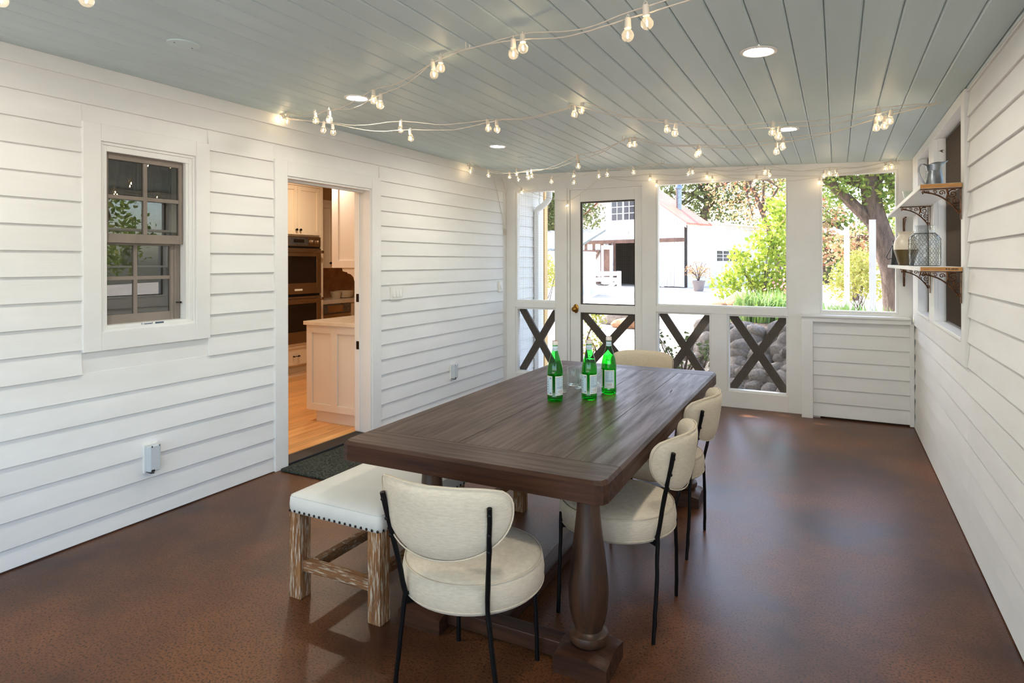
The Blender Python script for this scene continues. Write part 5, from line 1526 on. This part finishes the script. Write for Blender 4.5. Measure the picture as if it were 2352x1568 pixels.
wi = m.build('window', M['barn'], an)
for i in range(5):
    for k in range(3):
        m = MB(); abox(m, -0.03, -0.02, 3.55 + i * 0.81 + 0.04, 3.55 + (i + 1) * 0.81 - 0.04, 1.43 + k * 0.193 + 0.015, 1.43 + (k + 1) * 0.193 - 0.015); m.build('pane', M['barnglass'], wi)

# ---- small shed roof, white rail fence with X panels, shrubs, boulders
sh = thing('shed', (-10.9, 23.7, 0), 'small pale shed with low roof seen through the narrow corner opening', 'shed')
MB().box(-12.8, -9.75, 24.0, 27.0, 0.0, 1.95).build('walls', M['barn'], sh)
MB().prism([(23.6, 1.95), (27.4, 2.9), (27.4, 3.0), (23.6, 2.05)], lambda u, v, ww: (ww, u, v), -13.2, -9.4).build('roof', M['galv'], sh)
fe = thing('rail_fence', (-8.6, 20.6, 0.0), 'white rail fence with X panels, outside the screen door', 'fence')
fa, fb = Vector((-9.75, 19.5, 0)), Vector((-6.86, 21.4, 0))
npan = 3
for i in range(npan + 1):
    p = fa + (fb - fa) * i / npan
    MB().bar(p + Vector((0, 0, -0.05)), p + Vector((0, 0, 1.16)), 0.13, 0.13).build('post', M['barn'], fe, bevel=0.01)
for i in range(npan):
    p, q = fa + (fb - fa) * i / npan, fa + (fb - fa) * (i + 1) / npan
    up = Vector((0, 0, 1))
    for z in (0.14, 0.86, 1.07): MB().bar(p + up * z, q + up * z, 0.05, 0.14 if z < 0.9 else 0.16).build('rail', M['barn'], fe)
    MB().bar(p + up * 0.2, q + up * 0.8, 0.04, 0.10).build('cross_board', M['barn'], fe)
    MB().bar(p + up * 0.8, q + up * 0.2, 0.035, 0.10).build('cross_board', M['barn'], fe)


def rock_mesh(seed, sub=2, amp=0.28):
    bm = bmesh.new(); bmesh.ops.create_icosphere(bm, subdivisions=sub, radius=1.0)
    o_ = Vector((seed * 3.7, seed * 1.9, seed * 5.3))
    for v in bm.verts:
        n_ = noise.noise(v.co * 0.9 + o_) * amp + noise.noise(v.co * 2.3 + o_) * amp * 0.35
        v.co = v.co * (1 + n_); v.co.z *= 0.86
    me = bpy.data.meshes.new('stone'); bm.to_mesh(me); bm.free()
    me.polygons.foreach_set('use_smooth', [True] * len(me.polygons)); me.set_sharp_from_angle(angle=radians(42))
    return me


RM = []
for k in range(7):
    me = rock_mesh(k + 1); me.materials.append(M['rock']); RM.append(me)
rr_ = random.Random(11)
rw = thing('rock_wall', (-0.8, 9.3, -0.2), 'pile of grey fieldstones outside the lower right opening, holding up the garden bed', 'stone wall')
# earth behind and under the stones
bed_pts = [(-1.75, 9.9), (-1.35, 9.35), (-0.85, 9.05), (-0.35, 8.75), (0.1, 8.3), (3.2, 7.9), (3.2, 13.5), (-1.9, 13.5)]
low_pts = [(-2.0, 9.75), (-1.5, 9.15), (-0.95, 8.82), (-0.42, 8.5), (0.05, 8.1), (3.6, 7.6), (3.6, 14.5), (-2.6, 14.5)]
m = MB(); n = len(bed_pts)
m.add([(x, y, 0.50) for x, y in bed_pts] + [(x, y, -0.22) for x, y in low_pts], [tuple(range(n))] + [(i, n + i, n + (i + 1) % n, (i + 1) % n) for i in range(n)])
m.build('earth_bank', M['mulch'], rw)
edge = [(-2.1, 9.5), (-1.55, 8.85), (-1.0, 8.5), (-0.45, 8.2), (0.1, 7.8)]


def edge_at(t_):
    f = t_ * (len(edge) - 1); i = min(int(f), len(edge) - 2); f -= i
    return Vector((edge[i][0] + (edge[i + 1][0] - edge[i][0]) * f, edge[i][1] + (edge[i + 1][1] - edge[i][1]) * f, 0))


inn = Vector((0.42, 0.90, 0))
for row in range(7):
    nst = 17 - row
    for i in range(nst):
        t_ = (i + 0.5 + rr_.uniform(-0.25, 0.25)) / nst
        p = edge_at(max(0, min(1, t_))) + inn * (0.02 + row * 0.085) + Vector((rr_.uniform(-.04, .04), rr_.uniform(-.04, .04), 0))
        top = 0.58 + 0.18 * t_
        s_ = rr_.uniform(0.10, 0.18)
        z = -0.15 + row / 6.0 * top + s_ * 0.2
        inst('stone', rr_.choice(RM), rw, p + Vector((0.8, -9.3, z + 0.2)), (rr_.uniform(0, 6), rr_.uniform(-0.4, 0.4), rr_.uniform(0, 6)), (s_ * rr_.uniform(0.9, 1.35), s_ * rr_.uniform(0.8, 1.1), s_ * rr_.uniform(0.7, 1.0)))
for k in range(9):   # loose stones at the foot
    p = edge_at(rr_.random()) - inn * rr_.uniform(0.15, 0.5)
    s_ = rr_.uniform(0.04, 0.10)
    inst('stone', rr_.choice(RM), rw, p + Vector((0.8, -9.3, s_ * 0.5)), (rr_.uniform(0, 6), 0, rr_.uniform(0, 6)), (s_ * 1.2, s_, s_ * 0.8))
mu = MB().add([(-2.6, 6.8, -0.195), (1.6, 6.8, -0.195), (1.6, 8.3, -0.193), (-2.2, 9.4, -0.192)], [(0, 1, 2, 3)]).build('mulch_strip', M['mulch'])
mu['kind'] = 'structure'


def boulder(x, y, z, s, mat, lab, seed, sc_=(1.2, 0.9, 0.8)):
    me = rock_mesh(seed, 3, 0.34); me.materials.append(mat)
    o_ = bpy.data.objects.new('boulder', me); COL.objects.link(o_); o_.location = (x, y, z); o_.scale = (s * sc_[0], s * sc_[1], s * sc_[2]); o_.rotation_euler = (0, 0, seed)
    return tag(o_, lab, 'boulder')


boulder(-1.62, 12.2, 0.62, 0.30, M['rocktan'], 'big tan boulder with dark near face, below the bright green vine', 21, (0.9, 0.9, 1.15))
boulder(-1.98, 12.1, 0.58, 0.22, M['rocktan'], 'pale tan boulder left of the big tan boulder', 22, (1.2, 1, 0.8))
boulder(-1.40, 11.5, 0.55, 0.15, M['rock'], 'small pale rounded stone in front of the big tan boulder', 23)
boulder(-5.02, 15.5, 0.05, 0.42, M['rock'], 'dark domed boulder on the gravel, seen low in the screen door', 24, (1.3, 1, 0.8))
boulder(-4.45, 14.6, -0.02, 0.24, M['rocktan'], 'reddish tan stones at the right foot of the domed boulder', 25, (1.6, 1, 0.7))

pp = thing('potted_shrub', (-5.9, 30.7, 0.07), 'wispy shrub in a grey pot standing before the white annex', 'plant')
MB().lathe([(0.22, 0), (0.30, 0.45), (0.32, 0.46), (0.32, 0.52), (0.27, 0.52), (0.25, 0.4)], c=(-5.9, 30.7, 0.07), seg=18, capt=False).build('pot', M['potgrey'], pp, smooth=40)
m = MB(); rnd = random.Random(4)
for k in range(16):
    a_ = rnd.uniform(0, 6.28); L_ = rnd.uniform(0.5, 1.0)
    m.tube(smooth_path([(-5.9, 30.7, 0.5), (-5.9 + cos(a_) * 0.15, 30.7 + sin(a_) * 0.15, 0.55 + L_ * 0.5), (-5.9 + cos(a_) * 0.45, 30.7 + sin(a_) * 0.4, 0.5 + L_)], 3), 0.012, 4)
m.build('stems', M['twig'], pp)
m = MB(); leaves(m, 420, blobfn([((-5.9, 30.7, 1.15), 0.5), ((-6.25, 30.6, 1.05), 0.3), ((-5.6, 30.7, 0.95), 0.35)], rnd), 0.11, rnd, 0.45)
f = m.build('foliage', M['redleaf'], pp); f['kind'] = 'stuff'


def bush(name, lab, cat, base, blobs, n, size, leaf, seed, stems=10, asp=0.55, group=None):
    rnd = random.Random(seed)
    t_ = thing(name, base, lab, cat, group)
    m = MB()
    for k in range(stems):
        b_ = rnd.choice(blobs)[0]
        m.tube(smooth_path([(base[0] + rnd.uniform(-.1, .1), base[1] + rnd.uniform(-.1, .1), base[2]), ((base[0] + b_[0]) / 2 + rnd.uniform(-.1, .1), (base[1] + b_[1]) / 2, (base[2] + b_[2]) / 2 + 0.1), b_], 4), [0.014 * (1 - i / 10) for i in range(9)], 5)
    m.build('stems', M['twig'], t_, smooth=True)
    m = MB(); leaves(m, n, blobfn(blobs, rnd), size, rnd, asp)
    f = m.build('foliage', M[leaf], t_); f['kind'] = 'stuff'
    return t_


bush('climbing_vine', 'bright yellow green leafy vine filling the right side of the wide screened opening', 'vine', (-1.3, 13.6, 0.4),
     [((-1.15, 13.6, 2.05), 0.42), ((-1.35, 13.8, 1.65), 0.45), ((-1.75, 13.8, 1.25), 0.42), ((-1.15, 13.7, 1.2), 0.5), ((-2.1, 13.9, 0.95), 0.34), ((-1.5, 13.8, 0.8), 0.42), ((-1.0, 13.6, 2.5), 0.35), ((-0.9, 13.6, 0.8), 0.45), ((-1.85, 13.9, 1.6), 0.22)], 2600, 0.105, 'vine', 31, 16, 0.75)
bush('round_shrub', 'grey green rounded shrub outside the narrow corner opening, above the fence', 'shrub', (-8.3, 18.2, -0.05),
     [((-8.3, 18.3, 1.25), 0.42), ((-8.5, 18.3, 0.95), 0.4), ((-8.05, 18.4, 1.0), 0.38), ((-8.35, 18.3, 1.55), 0.25)], 1500, 0.09, 'hedge', 32)
bush('low_plant', 'small lime green plant at the foot of the white fence', 'plant', (-6.3, 17.2, -0.08), [((-6.3, 17.2, 0.06), 0.22), ((-6.1, 17.2, 0.02), 0.18)], 300, 0.09, 'vine', 33, 4)
bush('garden_shrub', 'dark twiggy shrub with rounded leaves outside the lower middle opening', 'shrub', (-1.72, 8.0, -0.2),
     [((-2.00, 8.1, 0.22), 0.26), ((-1.85, 7.9, 0.05), 0.24), ((-1.62, 8.05, 0.50), 0.13), ((-1.42, 8.05, 0.35), 0.16), ((-1.45, 8.0, 0.05), 0.2), ((-2.1, 8.2, 0.5), 0.12)], 420, 0.075, 'dullgreen', 34, 26, 0.6)
bush('corner_plant', 'small yellow green plant by the house wall outside the corner opening', 'plant', (-3.20, 8.6, -0.2), [((-3.15, 8.7, 0.62), 0.16), ((-3.2, 8.7, 0.3), 0.2)], 320, 0.06, 'hedge', 35, 6)
bush('hedge_shrub', 'pale yellow green rounded shrub beyond the white posts, through the right opening', 'shrub', (0.55, 20.4, 0.0),
     [((0.45, 20.4, 1.1), 0.6), ((0.9, 20.5, 0.9), 0.55), ((0.1, 20.4, 0.8), 0.5), ((0.6, 20.5, 1.5), 0.4)], 2200, 0.11, 'hedge', 36)


def blades(name, lab, centres, n, h, seed, leaf='iris', cat='grass clump'):
    rnd = random.Random(seed)
    m = MB()
    for _ in range(n):
        cx_, cy2, cz = rnd.choice(centres)
        x, y = cx_ + rnd.gauss(0, 0.10), cy2 + rnd.gauss(0, 0.10)
        a_ = rnd.uniform(0, 6.28); L_ = h * rnd.uniform(0.6, 1.15); lean = rnd.uniform(0.05, 0.6)
        d = Vector((cos(a_), sin(a_), 0)); s_ = Vector((-d.y, d.x, 0)) * 0.013
        p0 = Vector((x, y, cz)); p1 = p0 + Vector((0, 0, L_ * 0.6)) + d * L_ * lean * 0.3; p2 = p0 + Vector((0, 0, L_ * (1 - lean * 0.4))) + d * L_ * lean
        m.add([p0 - s_, p0 + s_, p1 + s_, p1 - s_, p2], [(0, 1, 2, 3), (3, 2, 4)])
    o_ = m.build(name, M[leaf], None, loc=(centres[0][0], centres[0][1], centres[0][2]))
    return tag(o_, lab, cat, None, 'stuff')


blades('iris_clump', 'strappy green iris clump at the lower right of the wide screened opening', [(-1.30, 11.0, 0.5), (-1.05, 10.8, 0.5), (-0.85, 10.9, 0.5), (-0.6, 10.7, 0.5), (-1.1, 11.6, 0.5), (-0.7, 11.5, 0.5)], 900, 0.52, 41)
blades('iris_clump', 'strappy green iris clump along the bottom of the right screened opening', [(-0.12, 9.2, 0.5), (0.05, 9.1, 0.5), (0.22, 9.2, 0.5), (0.0, 9.6, 0.5), (0.38, 9.0, 0.45), (0.55, 9.1, 0.45)], 620, 0.46, 42)
blades('lily_clump', 'low yellow green leaves in the bottom right corner of the right screened opening', [(0.60, 8.7, 0.5), (0.75, 8.8, 0.5), (0.45, 8.6, 0.5)], 260, 0.32, 43, 'vine')
m = MB(); rnd = random.Random(8); leaves(m, 60, lambda: (-0.75 + rnd.gauss(0, 0.14), 11.8, 1.06 + rnd.gauss(0, 0.10)), 0.055, rnd, 0.9)
tag(m.build('flower_cluster', M['pink'], None, loc=(-0.75, 11.8, 1.06)), 'pink flowers above the iris blades in the wide screened opening', 'flowers', None, 'stuff')

# ---- garden posts
pg = thing('garden_arbor', (0.45, 16.5, 0.0), 'white arbor posts standing in the garden, seen through the right opening', 'arbor')
for x, y in ((0.66, 15.1), (0.22, 17.9), (-0.35, 15.6)):
    MB().box(x - 0.06, x + 0.06, y - 0.06, y + 0.06, -0.2, 2.35).build('post', M['barn'], pg)
MB().bar((-0.35, 15.6, 2.2), (0.22, 17.9, 2.2), 0.06, 0.12).build('beam', M['barn'], pg)

# ---- trees
tree('oak_tree', 'tall grey green oak behind the barn annex', 'tree', (-9.8, 50, 0.2), [(-9.8, 50, 0.2), (-9.6, 50, 3.5), (-8.8, 50, 6), (-8, 50, 8.5)],
     [((-13.5, 50, 7.0), 2.6), ((-11, 50, 8.6), 2.4), ((-8.5, 50, 7.4), 2.5), ((-6.5, 50, 6.0), 2.2), ((-9.5, 50, 5.2), 2.0), ((-5.0, 50, 8.5), 2.4), ((-12, 50, 5.2), 1.8), ((-7.5, 50, 9.6), 2.2), ((-10, 51, 11), 2.5)], 9000, 0.34, 'oak', 51, 0.45, twigs=14)
tree('bay_tree', 'dark leafy tree behind the shed, through the narrow corner opening', 'tree', (-13.0, 30, 0.1), [(-13, 30, 0.1), (-13, 30, 2.5), (-12.8, 30, 5)],
     [((-13.0, 30, 4.6), 1.8), ((-14.0, 30, 5.4), 1.8), ((-12.2, 30, 5.6), 1.7), ((-13.2, 30, 3.2), 1.5), ((-14.6, 30, 3.6), 1.5), ((-11.8, 30.4, 4.0), 1.3), ((-13.3, 30, 6.6), 1.6)], 9000, 0.20, 'oak', 52, 0.3)
tree('bay_tree', 'olive tree top showing left of the barn gable', 'tree', (-17.5, 40, 0.1), [(-17.5, 40, 0.1), (-17.5, 40, 2.5), (-17.3, 40, 5)],
     [((-17.5, 40, 5.6), 2.0), ((-19.2, 40, 5.0), 2.0), ((-16.4, 40, 6.6), 1.6), ((-18.6, 40, 7.2), 2.0)], 3500, 0.26, 'oak', 53, 0.3)
tree('autumn_tree', 'tree with red and tan autumn leaves over the annex roof', 'tree', (-2.0, 21.5, 0.0), [(-1.6, 21.5, 0.0), (-1.7, 21.5, 1.6), (-2.1, 21.4, 3.0), (-2.6, 21.4, 4.4)],
     [((-2.6, 21.3, 3.6), 0.75), ((-3.2, 21.3, 3.3), 0.6), ((-1.9, 21.4, 4.1), 0.8), ((-2.4, 21.4, 2.9), 0.55), ((-1.3, 21.4, 3.5), 0.7), ((-3.0, 21.4, 4.3), 0.7), ((-1.2, 21.3, 4.5), 0.7), ((-3.6, 21.4, 3.9), 0.45), ((-1.7, 21.3, 2.8), 0.45), ((-2.2, 21.4, 5.0), 0.8)], 1500, 0.13, 'redleaf', 54, 0.12, twigs=12)
tree('shade_tree', 'big tree with thick brown trunk at the right edge of the right opening', 'tree', (1.15, 16.6, 0.1), [(1.25, 16.6, 0.0), (1.15, 16.5, 1.2), (0.85, 16.4, 2.2), (0.65, 16.3, 3.2), (0.7, 16.3, 4.4)],
     [((0.3, 16.2, 3.5), 0.75), ((-0.3, 16.2, 3.4), 0.65), ((0.9, 16.3, 3.3), 0.7), ((1.5, 16.4, 3.1), 0.8), ((0.2, 16.2, 4.3), 1.0), ((1.6, 16.4, 4.3), 1.1), ((-0.8, 16.2, 4.0), 0.7), ((0.9, 16.6, 2.7), 0.45), ((1.6, 16.8, 2.2), 0.5), ((-0.9, 16.3, 3.3), 0.4)], 5600, 0.125, 'green', 55, 0.34, twigs=14)
tree('young_tree', 'slim tree with pinkish tan autumn leaves at the left of the right opening', 'tree', (-0.30, 11.2, 0.45), [(-0.32, 11.2, 0.45), (-0.34, 11.2, 1.2), (-0.30, 11.1, 1.9), (-0.28, 11.1, 2.5)],
     [((-0.32, 11.1, 2.35), 0.28), ((-0.20, 11.1, 2.0), 0.26), ((-0.40, 11.1, 1.75), 0.24), ((-0.22, 11.1, 1.55), 0.22), ((-0.42, 11.2, 2.6), 0.25), ((-0.38, 11.2, 1.3), 0.18), ((-0.05, 11.1, 2.2), 0.18)], 520, 0.085, 'redleaf', 56, 0.03, twigs=9, asp=0.6)
tree('plum_tree', 'small dark red leaved tree far behind the white posts', 'tree', (0.6, 26, 0.05), [(0.6, 26, 0.05), (0.6, 26, 1.2), (0.7, 26, 2.4)],
     [((0.6, 26, 2.2), 0.7), ((1.3, 26, 1.9), 0.7), ((0.0, 26, 2.0), 0.6), ((2.0, 26, 2.0), 0.7)], 1300, 0.15, 'redleaf', 57, 0.12)
for k, (x, y, s_, lab) in enumerate(((-4, 60, 4.5, 'distant tree line crown behind the oak, left part'), (5, 46, 4.0, 'distant tree behind the garden, right opening'), (-0.5, 40, 3.2, 'distant tree between the vine and the arbor'), (-22, 62, 5.0, 'distant tree behind the barn roof'))):
    tree('far_tree', lab, 'tree', (x, y, 0.2), [(x, y, 0.2), (x, y, s_ * 0.6), (x + 0.2, y, s_ * 1.2)],
         [((x, y, s_), s_ * 0.5), ((x - s_ * 0.5, y, s_ * 0.8), s_ * 0.45), ((x + s_ * 0.5, y, s_ * 0.85), s_ * 0.45), ((x, y, s_ * 1.5), s_ * 0.5), ((x + s_ * 0.3, y, s_ * 0.4), s_ * 0.4)], 3000, 0.3, 'green', 60 + k, 0.3, group='distant trees')
tree('added_shade_oak', 'big oak added beside the house for shade, its crown unseen above the picture', 'tree', (-6.6, 10.2, -0.15), [(-6.6, 10.2, -0.2), (-6.6, 10.2, 2.2), (-5.6, 10.0, 4.2), (-4.6, 9.8, 5.6)],
     [((-5.2, 9.6, 5.8), 1.6), ((-3.6, 9.2, 5.6), 1.5), ((-4.4, 11.0, 5.8), 1.6), ((-6.6, 9.6, 5.6), 1.6), ((-3.0, 10.8, 5.6), 1.4), ((-5.6, 12.2, 5.6), 1.5), ((-2.2, 9.8, 5.4), 1.2), ((-7.4, 11.4, 5.6), 1.5)], 5200, 0.24, 'oak', 81, 0.3, twigs=12)  # unseen crown added to dapple the near ground and hold sun off the porch
# hedge trees beyond the right wall
for k, (x, y, s_) in enumerate(((6.5, 7.5, 2.2), (7.5, 4.0, 2.4), (5.5, 10.5, 2.4))):
    tree('side_tree', 'leafy tree beyond the right wall, hidden by the dark screens', 'tree', (x, y, -0.2), [(x, y, -0.2), (x, y, 1.5), (x + 0.2, y, 3.0)],
         [((x, y, s_), s_ * 0.5), ((x - s_ * 0.4, y - 0.6, s_ * 0.8), s_ * 0.4), ((x + s_ * 0.4, y + 0.7, s_ * 0.9), s_ * 0.45), ((x, y, s_ * 1.4), s_ * 0.4)], 1500, 0.16, 'green', 70 + k, 0.15, group='trees beyond the right wall')
